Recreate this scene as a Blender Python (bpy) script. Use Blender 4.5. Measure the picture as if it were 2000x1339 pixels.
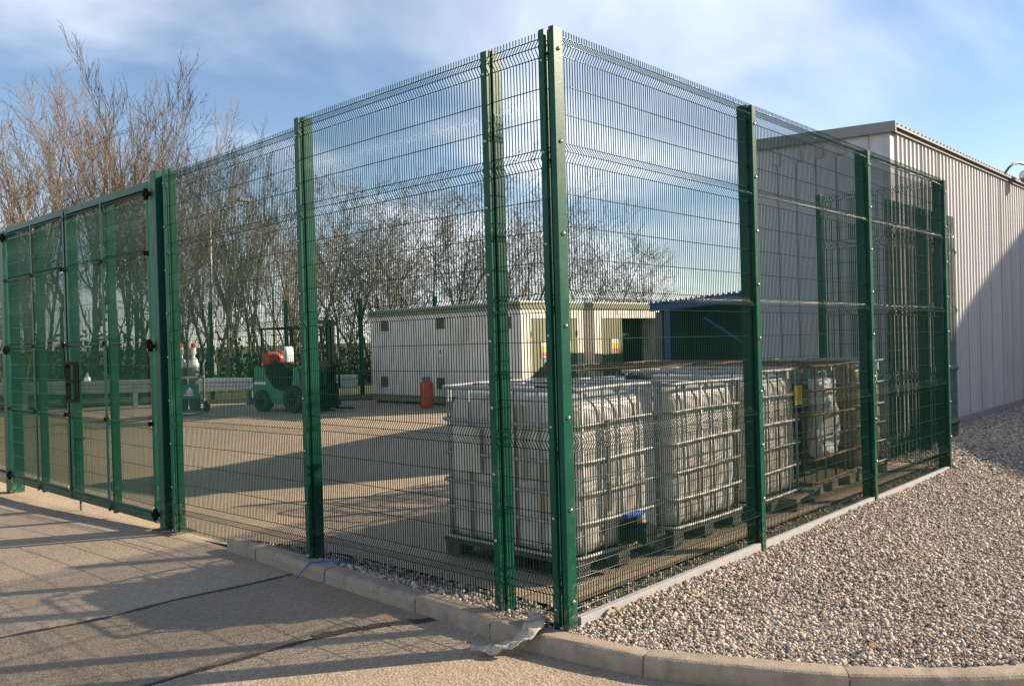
import bpy, bmesh, math, random
import numpy as np
from mathutils import Vector, Matrix

for o in list(bpy.data.objects):
    bpy.data.objects.remove(o)
S = bpy.context.scene
COL = S.collection
R = math.radians

# ------------------------------------------------------------------ camera
yaw, pitch, roll = R(43.0776), R(-0.3829), R(-1.5701)
fw = Vector((math.cos(pitch)*math.cos(yaw), math.cos(pitch)*math.sin(yaw), math.sin(pitch)))
r0 = Vector((math.sin(yaw), -math.cos(yaw), 0)); u0 = r0.cross(fw)
cr = r0*math.cos(roll)+u0*math.sin(roll); cu = u0*math.cos(roll)-r0*math.sin(roll)
cam_d = bpy.data.cameras.new('camera'); cam = bpy.data.objects.new('camera', cam_d); COL.objects.link(cam)
cam.matrix_world = Matrix(((cr.x, cu.x, -fw.x, -3.4962), (cr.y, cu.y, -fw.y, -2.9157), (cr.z, cu.z, -fw.z, 1.5422), (0, 0, 0, 1)))
cam_d.sensor_width = 36; cam_d.lens = 1675.6/2000*36; cam_d.clip_start = .05; cam_d.clip_end = 3000
S.camera = cam

# ------------------------------------------------------------------ sky, sun, exposure
SUN = Vector((1.66, -1.22, 1.0)).normalized()
w = bpy.data.worlds.new('World'); S.world = w; w.use_nodes = True
nt = w.node_tree; nt.nodes.clear()
def N(t, **k):
    n = nt.nodes.new(t)
    for a, b in k.items(): setattr(n, a, b)
    return n
out = N('ShaderNodeOutputWorld'); bg = N('ShaderNodeBackground')
sky = N('ShaderNodeTexSky', sky_type='NISHITA', sun_disc=False)
sky.sun_elevation = math.asin(SUN.z); sky.sun_rotation = math.atan2(SUN.x, SUN.y)
sky.air_density = 1.0; sky.dust_density = .25; sky.ozone_density = 3.0; sky.altitude = 50
tc = N('ShaderNodeTexCoord'); sep = N('ShaderNodeSeparateXYZ'); nt.links.new(tc.outputs['Generated'], sep.inputs[0])
def M(op, a, b=None, c=None):
    n = N('ShaderNodeMath', operation=op)
    for i, v in enumerate((a, b, c)):
        if v is None: continue
        if hasattr(v, 'is_output'): nt.links.new(v, n.inputs[i])
        else: n.inputs[i].default_value = v
    return n.outputs[0]
zz = M('ADD', M('MAXIMUM', sep.outputs[2], 0.0), .16)
cx = M('DIVIDE', sep.outputs[0], zz); cy = M('DIVIDE', sep.outputs[1], zz)
cmb = N('ShaderNodeCombineXYZ'); nt.links.new(cx, cmb.inputs[0]); nt.links.new(cy, cmb.inputs[1])
mp = N('ShaderNodeMapping'); nt.links.new(cmb.outputs[0], mp.inputs[0])
mp.inputs['Rotation'].default_value = (0, 0, R(70)); mp.inputs['Scale'].default_value = (.8, 1.0, 1); mp.inputs['Location'].default_value = (.5, .5, 0)
nz = N('ShaderNodeTexNoise'); nz.inputs['Scale'].default_value = .75; nz.inputs['Detail'].default_value = 7; nz.inputs['Roughness'].default_value = .5; nz.inputs['Distortion'].default_value = .5
nt.links.new(mp.outputs[0], nz.inputs['Vector'])
rp = N('ShaderNodeMapRange'); rp.inputs['From Min'].default_value = .41; rp.inputs['From Max'].default_value = .72; rp.interpolation_type = 'SMOOTHSTEP'
nt.links.new(nz.outputs['Fac'], rp.inputs['Value'])
hz = M('POWER', M('SUBTRACT', 1.0, M('MINIMUM', M('MAXIMUM', sep.outputs[2], 0.0), 1.0)), 9.0)
fac = M('MINIMUM', M('ADD', M('MULTIPLY', rp.outputs[0], .9), M('MULTIPLY', hz, .3)), .92)
mx = N('ShaderNodeMix', data_type='RGBA'); nt.links.new(fac, mx.inputs['Factor']); nt.links.new(sky.outputs[0], mx.inputs[6])
mx.inputs[7].default_value = (9.4, 9.5, 9.8, 1)
nt.links.new(mx.outputs[2], bg.inputs[0]); bg.inputs[1].default_value = .078
nt.links.new(bg.outputs[0], out.inputs[0])

sd = bpy.data.lights.new('sun', 'SUN'); sd.energy = 5.0; sd.angle = R(.5); sd.color = (1.0, .83, .62)
so = bpy.data.objects.new('sun', sd); COL.objects.link(so); so.rotation_euler = SUN.to_track_quat('Z', 'Y').to_euler(); so.location = (20, -14, 20)
S.view_settings.view_transform = 'Standard'; S.view_settings.look = 'None'; S.view_settings.exposure = 1.12; S.view_settings.gamma = 1
S.render.engine = 'CYCLES'

# ------------------------------------------------------------------ materials
def mat(name, col, rough=.6, metal=0, var=.0, vscale=6, bump=0, bscale=60, col2=None, c2scale=4, c2lo=.5, c2hi=.7, stretch=None, island=0, transl=0, spec=None, c2detail=5, dust=None):
    m = bpy.data.materials.new(name); m.use_nodes = True
    t = m.node_tree; b = t.nodes['Principled BSDF']; L = t.links.new
    b.inputs['Roughness'].default_value = rough; b.inputs['Metallic'].default_value = metal
    if spec is not None: b.inputs['Specular IOR Level'].default_value = spec
    co = t.nodes.new('ShaderNodeTexCoord').outputs['Object']
    if stretch:
        q = t.nodes.new('ShaderNodeMapping'); q.inputs['Scale'].default_value = stretch; L(co, q.inputs[0]); co = q.outputs[0]
    rgb = t.nodes.new('ShaderNodeRGB'); rgb.outputs[0].default_value = (*col, 1); cur = rgb.outputs[0]
    if col2:
        n = t.nodes.new('ShaderNodeTexNoise'); n.inputs['Scale'].default_value = c2scale; n.inputs['Detail'].default_value = c2detail; n.inputs['Roughness'].default_value = .62; L(co, n.inputs['Vector'])
        mr = t.nodes.new('ShaderNodeMapRange'); mr.inputs['From Min'].default_value = c2lo; mr.inputs['From Max'].default_value = c2hi; L(n.outputs['Fac'], mr.inputs['Value'])
        x = t.nodes.new('ShaderNodeMix'); x.data_type = 'RGBA'; L(mr.outputs[0], x.inputs['Factor']); L(cur, x.inputs[6]); x.inputs[7].default_value = (*col2, 1); cur = x.outputs[2]
    if var:
        n = t.nodes.new('ShaderNodeTexNoise'); n.inputs['Scale'].default_value = vscale; n.inputs['Detail'].default_value = 6; n.inputs['Roughness'].default_value = .65; L(co, n.inputs['Vector'])
        mr = t.nodes.new('ShaderNodeMapRange'); mr.inputs['From Min'].default_value = .25; mr.inputs['From Max'].default_value = .75; mr.inputs['To Min'].default_value = 1-var; mr.inputs['To Max'].default_value = 1+var; L(n.outputs['Fac'], mr.inputs['Value'])
        h = t.nodes.new('ShaderNodeHueSaturation'); L(cur, h.inputs['Color']); L(mr.outputs[0], h.inputs['Value']); cur = h.outputs[0]
    if island:
        g = t.nodes.new('ShaderNodeNewGeometry'); mr = t.nodes.new('ShaderNodeMapRange'); mr.inputs['To Min'].default_value = 1-island; mr.inputs['To Max'].default_value = 1+island; L(g.outputs['Random Per Island'], mr.inputs['Value'])
        h = t.nodes.new('ShaderNodeHueSaturation'); L(cur, h.inputs['Color']); L(mr.outputs[0], h.inputs['Value']); cur = h.outputs[0]
    if dust:   # splashed dirt low down, ragged by noise
        sp_ = t.nodes.new('ShaderNodeSeparateXYZ'); L(co, sp_.inputs[0]); n = t.nodes.new('ShaderNodeTexNoise'); n.inputs['Scale'].default_value = 28; n.inputs['Detail'].default_value = 6; n.inputs['Roughness'].default_value = .7; L(co, n.inputs['Vector'])
        hm = t.nodes.new('ShaderNodeMapRange'); hm.inputs['From Min'].default_value = -.1; hm.inputs['From Max'].default_value = .55; hm.inputs['To Min'].default_value = .42; hm.inputs['To Max'].default_value = .66; L(sp_.outputs[2], hm.inputs['Value'])
        sb_ = t.nodes.new('ShaderNodeMath'); sb_.operation = 'SUBTRACT'; L(n.outputs['Fac'], sb_.inputs[0]); L(hm.outputs[0], sb_.inputs[1])
        mr = t.nodes.new('ShaderNodeMapRange'); mr.inputs['From Min'].default_value = 0; mr.inputs['From Max'].default_value = .14; mr.inputs['To Max'].default_value = .7; L(sb_.outputs[0], mr.inputs['Value'])
        x = t.nodes.new('ShaderNodeMix'); x.data_type = 'RGBA'; L(mr.outputs[0], x.inputs['Factor']); L(cur, x.inputs[6]); x.inputs[7].default_value = (*dust, 1); cur = x.outputs[2]
    L(cur, b.inputs['Base Color'])
    if bump:
        n = t.nodes.new('ShaderNodeTexNoise'); n.inputs['Scale'].default_value = bscale; n.inputs['Detail'].default_value = 4; L(co, n.inputs['Vector'])
        bp = t.nodes.new('ShaderNodeBump'); bp.inputs['Strength'].default_value = bump; bp.inputs['Distance'].default_value = .01; L(n.outputs['Fac'], bp.inputs['Height']); L(bp.outputs[0], b.inputs['Normal'])
    if transl:
        tr = t.nodes.new('ShaderNodeBsdfTranslucent'); L(cur, tr.inputs['Color']); ms = t.nodes.new('ShaderNodeMixShader'); ms.inputs[0].default_value = transl
        L(b.outputs[0], ms.inputs[1]); L(tr.outputs[0], ms.inputs[2]); L(ms.outputs[0], t.nodes['Material Output'].inputs['Surface'])
    return m

def asphalt_mat(name, base, spec_dark, patch):
    m = bpy.data.materials.new(name); m.use_nodes = True
    t = m.node_tree; b = t.nodes['Principled BSDF']; L = t.links.new; b.inputs['Roughness'].default_value = .85; b.inputs['Specular IOR Level'].default_value = .25
    co = t.nodes.new('ShaderNodeTexCoord').outputs['Object']
    def noise(s, d=5, r=.6):
        n = t.nodes.new('ShaderNodeTexNoise'); n.inputs['Scale'].default_value = s; n.inputs['Detail'].default_value = d; n.inputs['Roughness'].default_value = r; L(co, n.inputs['Vector']); return n.outputs['Fac']
    def rng(f, a, c, lo=0, hi=1):
        mr = t.nodes.new('ShaderNodeMapRange'); mr.inputs['From Min'].default_value = a; mr.inputs['From Max'].default_value = c; mr.inputs['To Min'].default_value = lo; mr.inputs['To Max'].default_value = hi; L(f, mr.inputs['Value']); return mr.outputs[0]
    def mix(f, a, c):
        x = t.nodes.new('ShaderNodeMix'); x.data_type = 'RGBA'; L(f, x.inputs['Factor'])
        for s, v in ((6, a), (7, c)):
            if isinstance(v, tuple): x.inputs[s].default_value = (*v, 1)
            else: L(v, x.inputs[s])
        return x.outputs[2]
    c = mix(rng(noise(.55, 6), .42, .68), base, patch)
    c = mix(rng(noise(3.2, 6, .7), .55, .8, 0, .5), c, tuple(v*.6 for v in base))
    v = t.nodes.new('ShaderNodeTexVoronoi'); v.inputs['Scale'].default_value = 75; L(co, v.inputs['Vector'])
    h = t.nodes.new('ShaderNodeHueSaturation'); sx = t.nodes.new('ShaderNodeSeparateColor'); L(v.outputs['Color'], sx.inputs[0]); L(c, h.inputs['Color']); L(rng(sx.outputs[0], 0, 1, .78, 1.2), h.inputs['Value'])
    c = h.outputs[0]
    c = mix(rng(noise(42, 3, .5), .63, .72, 0, .55), c, spec_dark)
    L(c, b.inputs['Base Color'])
    bp = t.nodes.new('ShaderNodeBump'); bp.inputs['Strength'].default_value = .55; bp.inputs['Distance'].default_value = .006; L(v.outputs['Distance'], bp.inputs['Height'])
    bp2 = t.nodes.new('ShaderNodeBump'); bp2.inputs['Strength'].default_value = .5; bp2.inputs['Distance'].default_value = .02; L(noise(9, 6, .7), bp2.inputs['Height']); L(bp.outputs[0], bp2.inputs['Normal']); L(bp2.outputs[0], b.inputs['Normal'])
    return m

MT = {}
MT['road'] = asphalt_mat('tan asphalt', (.37, .295, .215), (.12, .10, .08), (.29, .23, .165))
MT['patch'] = asphalt_mat('older asphalt', (.295, .232, .168), (.09, .075, .06), (.22, .175, .125))
MT['yard'] = asphalt_mat('tan concrete', (.43, .335, .235), (.16, .135, .105), (.36, .285, .205))
MT['grass'] = mat('rough grass', (.05, .07, .022), .9, var=.4, vscale=3, bump=.8, bscale=25, col2=(.10, .085, .05), c2scale=.7)
MT['kerb'] = mat('kerb concrete', (.31, .25, .185), .85, var=.22, vscale=14, bump=.35, bscale=90, col2=(.20, .17, .135), c2scale=5)
MT['board'] = mat('gravel board concrete', (.30, .30, .30), .85, var=.15, vscale=18, bump=.25, bscale=80)
MT['seam'] = mat('tar seam', (.05, .043, .036), .8, var=.3, vscale=20, bump=.6, bscale=70)
MT['mortar'] = mat('kerb mortar', (.11, .085, .065), .95, var=.3, vscale=30)
MT['bed'] = mat('gravel bed', (.25, .215, .18), .95, var=.4, vscale=40, bump=.9, bscale=90)
MT['stone'] = mat('gravel stone', (.43, .365, .305), .9, island=.36, var=.25, vscale=45, col2=(.22, .15, .12), c2scale=16, c2lo=.55, c2hi=.62)
MT['green'] = mat('green powder coat', (.0015, .060, .037), .40, spec=.2, var=.22, vscale=7, bump=.05, bscale=60, col2=(.03, .10, .068), c2scale=4, c2lo=.56, c2hi=.72, dust=(.16, .135, .10))
MT['wire'] = mat('green coated wire', (.0015, .029, .018), .17, spec=.14)
MT['black'] = mat('black steel', (.010, .011, .011), .55, var=.2, vscale=30, spec=.04)
MT['zinc'] = mat('zinc bolt', (.40, .40, .38), .35, metal=.9, var=.2, vscale=90)
MT['cage'] = mat('galvanised cage', (.40, .40, .385), .55, metal=.3, var=.25, vscale=18, col2=(.24, .17, .11), c2scale=9, c2lo=.62, c2hi=.74)
MT['rust'] = mat('rusty steel', (.15, .075, .042), .85, var=.4, vscale=16, col2=(.30, .27, .24), c2scale=5, c2lo=.52, c2hi=.66)
MT['bottle'] = mat('weathered white plastic', (.66, .64, .59), .42, var=.14, vscale=3.5, col2=(.34, .27, .16), c2scale=2.4, c2lo=.52, c2hi=.74, stretch=(2.2, 2.2, .5), transl=.22, bump=.03, bscale=5)
MT['bottle_y'] = mat('yellowed plastic', (.38, .34, .21), .45, var=.2, vscale=4, transl=.2, col2=(.25, .20, .09), c2scale=3)
MT['pallet'] = mat('dark pallet', (.075, .07, .065), .85, var=.35, vscale=14, bump=.3)
MT['wood'] = mat('grey wood', (.19, .15, .11), .9, var=.35, vscale=8, stretch=(2, 14, 14), bump=.3)
MT['rubber'] = mat('black rubber', (.015, .015, .016), .75)
MT['blue'] = mat('blue plastic', (.02, .11, .48), .45)
MT['bluesteel'] = mat('blue painted steel', (.012, .06, .22), .45, var=.15)
MT['yellow'] = mat('yellow label', (.70, .52, .03), .5)
MT['clad'] = mat('pale grey cladding', (.44, .44, .445), .5, var=.12, vscale=2.5, stretch=(1, 1, .12), col2=(.42, .38, .34), c2scale=1.5)
MT['clad2'] = mat('grey flat cladding', (.50, .50, .50), .5, var=.06, vscale=2)
MT['fascia'] = mat('grey flashing', (.22, .215, .21), .45, var=.1)
MT['roofgrey'] = mat('roof sheet', (.17, .16, .155), .6, var=.15)
MT['cabin'] = mat('cream cabin panel', (.68, .64, .56), .5, var=.08, vscale=3, col2=(.48, .44, .36), c2scale=2, stretch=(1, 1, .4))
MT['olive'] = mat('olive trim', (.17, .18, .105), .5, var=.12)
MT['dark'] = mat('dark interior', (.02, .022, .02), .8)  # near-black; on the doorway and canopy sheets it stands in for shade
MT['red'] = mat('red paint', (.50, .035, .02), .4, var=.15)
MT['white'] = mat('white paint', (.75, .74, .70), .5, var=.1)
MT['teal'] = mat('teal paint', (.003, .17, .115), .35, var=.15)
MT['greyp'] = mat('grey paint', (.12, .125, .13), .5, var=.15)
MT['galv'] = mat('galvanised rail', (.52, .52, .50), .45, metal=.3, var=.15, vscale=3)
MT['trunk'] = mat('grey green bark', (.18, .155, .09), .9, var=.4, vscale=7, bump=.6, bscale=30)
MT['twig'] = mat('brown twigs', (.165, .112, .07), .85, island=.22)
MT['twig2'] = mat('dark twigs', (.12, .088, .058), .85, island=.22)
MT['leaf'] = mat('dark evergreen leaf', (.02, .034, .011), .9, island=.5, spec=.1)
MT['cloth'] = mat('dirty fabric', (.40, .35, .27), .9, var=.3, vscale=20, bump=.5, bscale=60)
MT['bag'] = mat('white sack', (.60, .61, .62), .6, var=.15, vscale=9, bump=.5, bscale=14)
MT['leafd'] = mat('dead leaf', (.28, .13, .045), .8, var=.3, vscale=30)
MT['orange'] = mat('amber', (.7, .16, .01), .4)

# ------------------------------------------------------------------ helpers
OFF = {}
class MB:
    def __init__(s): s.v = []; s.f = []
    def add(s, vs, fs):
        n = len(s.v); s.v += [tuple(p) for p in vs]; s.f += [tuple(i+n for i in f) for f in fs]; return s
    def box(s, x0, y0, z0, x1, y1, z1):
        return s.add([(x0, y0, z0), (x1, y0, z0), (x1, y1, z0), (x0, y1, z0), (x0, y0, z1), (x1, y0, z1), (x1, y1, z1), (x0, y1, z1)],
                     [(0, 3, 2, 1), (4, 5, 6, 7), (0, 1, 5, 4), (1, 2, 6, 5), (2, 3, 7, 6), (3, 0, 4, 7)])
    def bar(s, a, b, w, h, up=(0, 0, 1)):
        a = Vector(a); b = Vector(b); d = (b-a).normalized(); u = Vector(up)
        if abs(d.dot(u)) > .98: u = Vector((1, 0, 0))
        r = d.cross(u).normalized()*w/2; u = r.cross(d).normalized()*h/2
        vs = [p+i*r+j*u for p in (a, b) for i, j in ((-1, -1), (1, -1), (1, 1), (-1, 1))]
        return s.add(vs, [(3, 2, 1, 0), (4, 5, 6, 7), (0, 1, 5, 4), (1, 2, 6, 5), (2, 3, 7, 6), (3, 0, 4, 7)])
    def tube(s, pts, r, n=8, closed=False, cap=True):
        pts = [Vector(p) for p in pts]; m = len(pts); rad = r if isinstance(r, (list, tuple)) else [r]*m
        vs = []; pu = None
        for i, p in enumerate(pts):
            a = pts[(i-1) % m] if (closed or i) else p; b = pts[(i+1) % m] if (closed or i < m-1) else p
            d = (b-a).normalized()
            if pu is None:
                pu = Vector((0, 0, 1)) if abs(d.z) < .9 else Vector((1, 0, 0))
            pu = (pu-d*pu.dot(d)).normalized(); q = d.cross(pu)
            for k in range(n):
                t = 2*math.pi*k/n; vs.append(p+rad[i]*(math.cos(t)*pu+math.sin(t)*q))
        fs = []
        for i in range(m if closed else m-1):
            j = (i+1) % m
            for k in range(n):
                l = (k+1) % n; fs.append((i*n+k, i*n+l, j*n+l, j*n+k))
        if cap and not closed: fs += [tuple(range(n-1, -1, -1)), tuple((m-1)*n+k for k in range(n))]
        return s.add(vs, fs)
    def lathe(s, prof, n=16, o=(0, 0, 0), ax='z'):
        vs = []; fs = []
        for (r, h) in prof:
            for k in range(n):
                t = 2*math.pi*k/n; c, q = r*math.cos(t), r*math.sin(t)
                p = {'z': (c, q, h), 'y': (c, h, -q), 'x': (h, c, q)}[ax]
                vs.append((p[0]+o[0], p[1]+o[1], p[2]+o[2]))
        m = len(prof)
        for i in range(m-1):
            for k in range(n):
                l = (k+1) % n; fs.append((i*n+k, i*n+l, (i+1)*n+l, (i+1)*n+k))
        fs += [tuple(range(n-1, -1, -1)), tuple((m-1)*n+k for k in range(n))]
        return s.add(vs, fs)
    def prism(s, poly, y0, y1, ax='y'):
        n = len(poly)
        f3 = {'y': lambda a, b, t: (a, t, b), 'x': lambda a, b, t: (t, a, b), 'z': lambda a, b, t: (a, b, t)}[ax]
        vs = [f3(a, b, y0) for a, b in poly]+[f3(a, b, y1) for a, b in poly]
        fs = [tuple(range(n)), tuple(range(2*n-1, n-1, -1))]+[(i, n+i, n+(i+1) % n, (i+1) % n) for i in range(n)]
        return s.add(vs, fs)
    def build(s, name, m, parent=None, smooth=False, bevel=0, kind=None, fixn=True):
        o0 = OFF.get(parent.name, (0, 0, 0)) if parent else (0, 0, 0)
        me = bpy.data.meshes.new(name); me.from_pydata([(a-o0[0], b-o0[1], c-o0[2]) for a, b, c in s.v], [], s.f)
        if fixn or bevel:
            bm = bmesh.new(); bm.from_mesh(me)
            if fixn: bmesh.ops.recalc_face_normals(bm, faces=bm.faces)
            if bevel: bmesh.ops.bevel(bm, geom=list(bm.edges), offset=bevel, segments=2, affect='EDGES', profile=.6)
            bm.to_mesh(me); bm.free()
        return link(name, me, m, parent, smooth, kind)
def link(name, me, m, parent=None, smooth=False, kind=None):
    me.materials.clear(); me.materials.append(MT[m] if isinstance(m, str) else m)
    if smooth: me.polygons.foreach_set('use_smooth', [True]*len(me.polygons))
    o = bpy.data.objects.new(name, me); COL.objects.link(o)
    if parent:
        o.parent = parent; OFF[o.name] = OFF.get(parent.name, (0, 0, 0))
    if kind: o['kind'] = kind
    return o
def tag(o, label, cat, group=None):
    o['label'] = label; o['category'] = cat
    if group: o['group'] = group
    return o
def thing(name, label, cat, loc=(0, 0, 0), rz=0, group=None, world=True):
    """world=True: parts are given in world coordinates and shifted; False: parts are local."""
    o = bpy.data.objects.new(name, None); COL.objects.link(o); o.location = loc; o.rotation_euler = (0, 0, rz); o.empty_display_size = .2
    OFF[o.name] = tuple(loc) if world else (0, 0, 0)
    return tag(o, label, cat, group)
def struct(o): o['kind'] = 'structure'; return o
def sm(a, b, x):
    t = min(1, max(0, (x-a)/(b-a))); return t*t*(3-2*t)
def place(name, me, m, parent, loc, rot=(0, 0, 0), scale=(1, 1, 1), smooth=False):
    """copy of shared mesh data, loc in the parent's frame (world-style for world things)"""
    o0 = OFF.get(parent.name, (0, 0, 0)) if parent else (0, 0, 0)
    o = bpy.data.objects.new(name, me)
    if not me.materials: me.materials.append(MT[m])
    COL.objects.link(o); o.parent = parent; o.location = [loc[i]-o0[i] for i in range(3)]; o.rotation_euler = rot; o.scale = scale
    return o

# ------------------------------------------------------------------ ground
def road_z(y): return -.1-.12*sm(3, 9, y)
def yard_z(x, y): return sm(1.8, 4.2, y)*road_z(y)*(1-sm(2, 7, x))
def grid(name, xs, ys, zf, m, keep=lambda x, y: True):
    b = MB(); idx = {}
    for i in range(len(xs)-1):
        for j in range(len(ys)-1):
            if not keep((xs[i]+xs[i+1])/2, (ys[j]+ys[j+1])/2): continue
            q = []
            for a, c in ((i, j), (i+1, j), (i+1, j+1), (i, j+1)):
                if (a, c) not in idx: idx[(a, c)] = len(b.v); b.v.append((xs[a], ys[c], zf(xs[a], ys[c])))
                q.append(idx[(a, c)])
            b.f.append(tuple(q))
    return struct(b.build(name, m, smooth=True, fixn=False))
def lin(a, b, n): return [a+(b-a)*i/n for i in range(n+1)]
grid('ground', [-900, -60, 60, 900], [-900, -60, 80, 900], lambda x, y: -.42, 'grass')
road = grid('road', [-45, -20, -8, -4, -2, -1, -.5, 0], [-45, -20, -8, -4]+lin(-2, 10, 48)+[14, 20, 30, 45], lambda x, y: road_z(y), 'road')
grid('road_bend', [0, 1, 2, 4, 8, 16, 45], [-45, -20, -8, -4, -2, 0], lambda x, y: -.1, 'road')
grid('yard', [0, .22, .6]+lin(1, 10, 24)+[12, 16, 20, 26], [0, .22]+lin(.5, 12, 46)+[14, 16, 19, 24, 32, 45], yard_z, 'yard', lambda x, y: y > .22 and (x > .22 or y > 3.5) and not (x > 6.6 and y < 1.25))
b = MB(); b.add([(4.0, 23.6, .03), (8.3, 17.6, .03), (10.4, 15.2, .03), (17, 13.5, .03), (60, 13, .03), (70, 70, .03), (-20, 70, .03), (-6, 34, .03)], [tuple(range(8))]); struct(b.build('verge', 'grass'))

# kerb: separate stones along the edge of the road
P = [(-.075, 3.48), (-.12, 2.6), (-.135, 2.0), (-.16, 1.07), (-.185, .41), (-.185, .02), (-.1, -.54), (.04, -.88), (.29, -1.38), (.79, -1.97), (1.5, -2.45), (2.4, -2.8), (3.5, -3.0), (5.0, -3.15), (7, -3.2)]
def spline(P, n=14):
    o = []
    for i in range(len(P)-1):
        p0 = Vector(P[max(i-1, 0)]); p1 = Vector(P[i]); p2 = Vector(P[i+1]); p3 = Vector(P[min(i+2, len(P)-1)])
        for k in range(n):
            t = k/n; o.append(.5*((2*p1)+(p2-p0)*t+(2*p0-5*p1+4*p2-p3)*t*t+(3*p1-p0-3*p2+p3)*t**3))
    return o+[Vector(P[-1])]
KP = spline(P); KL = [0]
for i in range(1, len(KP)): KL.append(KL[-1]+(KP[i]-KP[i-1]).length)
def kpt(s):
    s = min(max(s, 0), KL[-1]-1e-4); i = max(j for j in range(len(KL)) if KL[j] <= s); i = min(i, len(KP)-2)
    t = (s-KL[i])/(KL[i+1]-KL[i]); p = KP[i].lerp(KP[i+1], t); d = (KP[min(i+2, len(KP)-1)]-KP[max(i-1, 0)]).normalized()
    return p, Vector((-d.y, d.x))     # inward normal
def near_s(q): return KL[min(range(len(KP)), key=lambda i: (KP[i]-Vector(q)).length)]
joints = [0, near_s((-.1, 3.02)), near_s((-.135, 2.05)), near_s((-.16, 1.07)), near_s((-.185, .41)), near_s((-.1, -.54)), near_s((.29, -1.38))]
while joints[-1] < KL[-1]-1: joints.append(joints[-1]+.915)
kerb = struct(bpy.data.objects.new('kerb', None)); COL.objects.link(kerb)
random.seed(3)
for a, c in zip(joints[:-1], joints[1:]):
    a += .004; c -= .004; n = max(4, int((c-a)/.07)); b = MB(); tz = random.uniform(-.006, .004); tx = random.uniform(-.004, .004)
    sec = [(0.0, -.3), (0.0, -.04), (.004, -.022), (.012, -.009), (.024, -.002), (.04, 0), (.118, 0), (.125, -.006), (.125, -.3)]
    for i in range(n+1):
        s = a+(c-a)*i/n; p, nn = kpt(s); e = .004 if i in (0, n) else 0
        for (o_, z) in sec:
            q = p+nn*(o_+tx+random.uniform(-.0012, .0012)+ (e if o_ < .06 else -e)); b.v.append((q.x, q.y, z+tz-(e if z > -.1 else 0)+random.uniform(-.001, .001)))
    m = len(sec)
    for i in range(n):
        for k in range(m-1): b.f.append((i*m+k, i*m+k+1, (i+1)*m+k+1, (i+1)*m+k))
    b.f += [tuple(range(m)), tuple(n*m+k for k in range(m-1, -1, -1))]
    b.build('kerb_stone', 'kerb', kerb, smooth=False)
    p, nn = kpt(c+.004); d = Vector((nn.y, -nn.x)); j = MB()
    for sd_ in (-.0045, .0045):
        for (o_, z) in ((.006, -.28), (.006, -.03), (.03, -.012), (.115, -.012), (.115, -.28)):
            q = p+nn*o_+d*sd_; j.v.append((q.x, q.y, z))
    j.f = [(0, 1, 2, 3, 4), (9, 8, 7, 6, 5)]+[(i, (i+1) % 5, 5+(i+1) % 5, 5+i) for i in range(5)]
    j.build('mortar_joint', 'mortar', kerb)

# tar seams in the asphalt
def seam(pts, wd, seed, m='seam', z=.004):
    random.seed(seed); sp = spline(pts, 24); b = MB()
    for i, p in enumerate(sp):
        d = (sp[min(i+1, len(sp)-1)]-sp[max(i-1, 0)]).normalized(); n_ = Vector((-d.y, d.x)); ww = wd*(.25+.8*abs(math.sin(i*.21+seed))+.7*random.random())*(1 if 1 < i < len(sp)-2 else .2)
        zc = road_z(p.y)+z
        for k in (-1, 0, 1):
            q = p+n_*ww*k*.5; b.v.append((q.x, q.y, zc+(.004 if k == 0 else 0)))
    for i in range(len(sp)-1):
        for k in (0, 1): b.f.append((i*3+k, i*3+k+1, i*3+3+k+1, i*3+3+k))
    b.build('tar_seam', m, road)
seam([(-.14, 2.42), (-.5, 2.44), (-.95, 2.5), (-1.45, 2.5), (-2.0, 2.62), (-3.2, 2.8), (-5, 2.9)], .035, 5)
seam([(-.17, .86), (-.5, 1.06), (-.85, 1.17), (-1.28, 1.21), (-1.7, 1.25), (-3, 1.3)], .03, 6)
seam([(-.17, .90), (-.4, 1.04), (-.62, 1.14), (-.8, 1.2)], .05, 8)

b = MB(); top_e = spline([(-.14, 2.42), (-.5, 2.44), (-.95, 2.5), (-1.45, 2.5), (-2.0, 2.62), (-3.2, 2.8), (-5, 2.9)], 6); bot_e = spline([(-.17, .86), (-.5, 1.06), (-.85, 1.17), (-1.28, 1.21), (-1.7, 1.25), (-3, 1.3), (-5, 1.35)], 6)
for p, q in zip(top_e, bot_e):
    b.v += [(p.x, p.y, road_z(p.y)+.002), (q.x, q.y, road_z(q.y)+.002)]
for i in range(len(top_e)-1): b.f.append((2*i, 2*i+1, 2*i+3, 2*i+2))
struct(b.build('road_patch', 'patch'))
# gravel: base sheet plus stones
def kerb_in(y):          # x of the kerb's inner edge for the straight part
    s = near_s((-.15, y)); p, nn = kpt(s); return p.x+.12
b = MB(); ys = lin(3.46, -.1, 24)
for y in ys:
    for x in (kerb_in(y)-.02, .235): b.v.append((x, y, min(yard_z(.2, y), 0)-.022))
for i in range(len(ys)-1): b.f.append((2*i, 2*i+1, 2*i+3, 2*i+2))
struct(b.build('gravel_strip', 'bed'))
b = MB(); n0 = 0; s0 = near_s((-.185, -.02)); ss = lin(s0, KL[-1], 60); pl = []
for s in ss: p, nn = kpt(s); q = p+nn*.11; pl.append((q.x, q.y))
pl += [(30, -3.2), (30, 1.3), (6.63, 1.3), (6.63, .24), (.0, .24)]
b.add([(x, y, -.022) for x, y in pl], [tuple(range(len(pl)))]); struct(b.build('gravel_bed', 'bed'))

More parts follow.
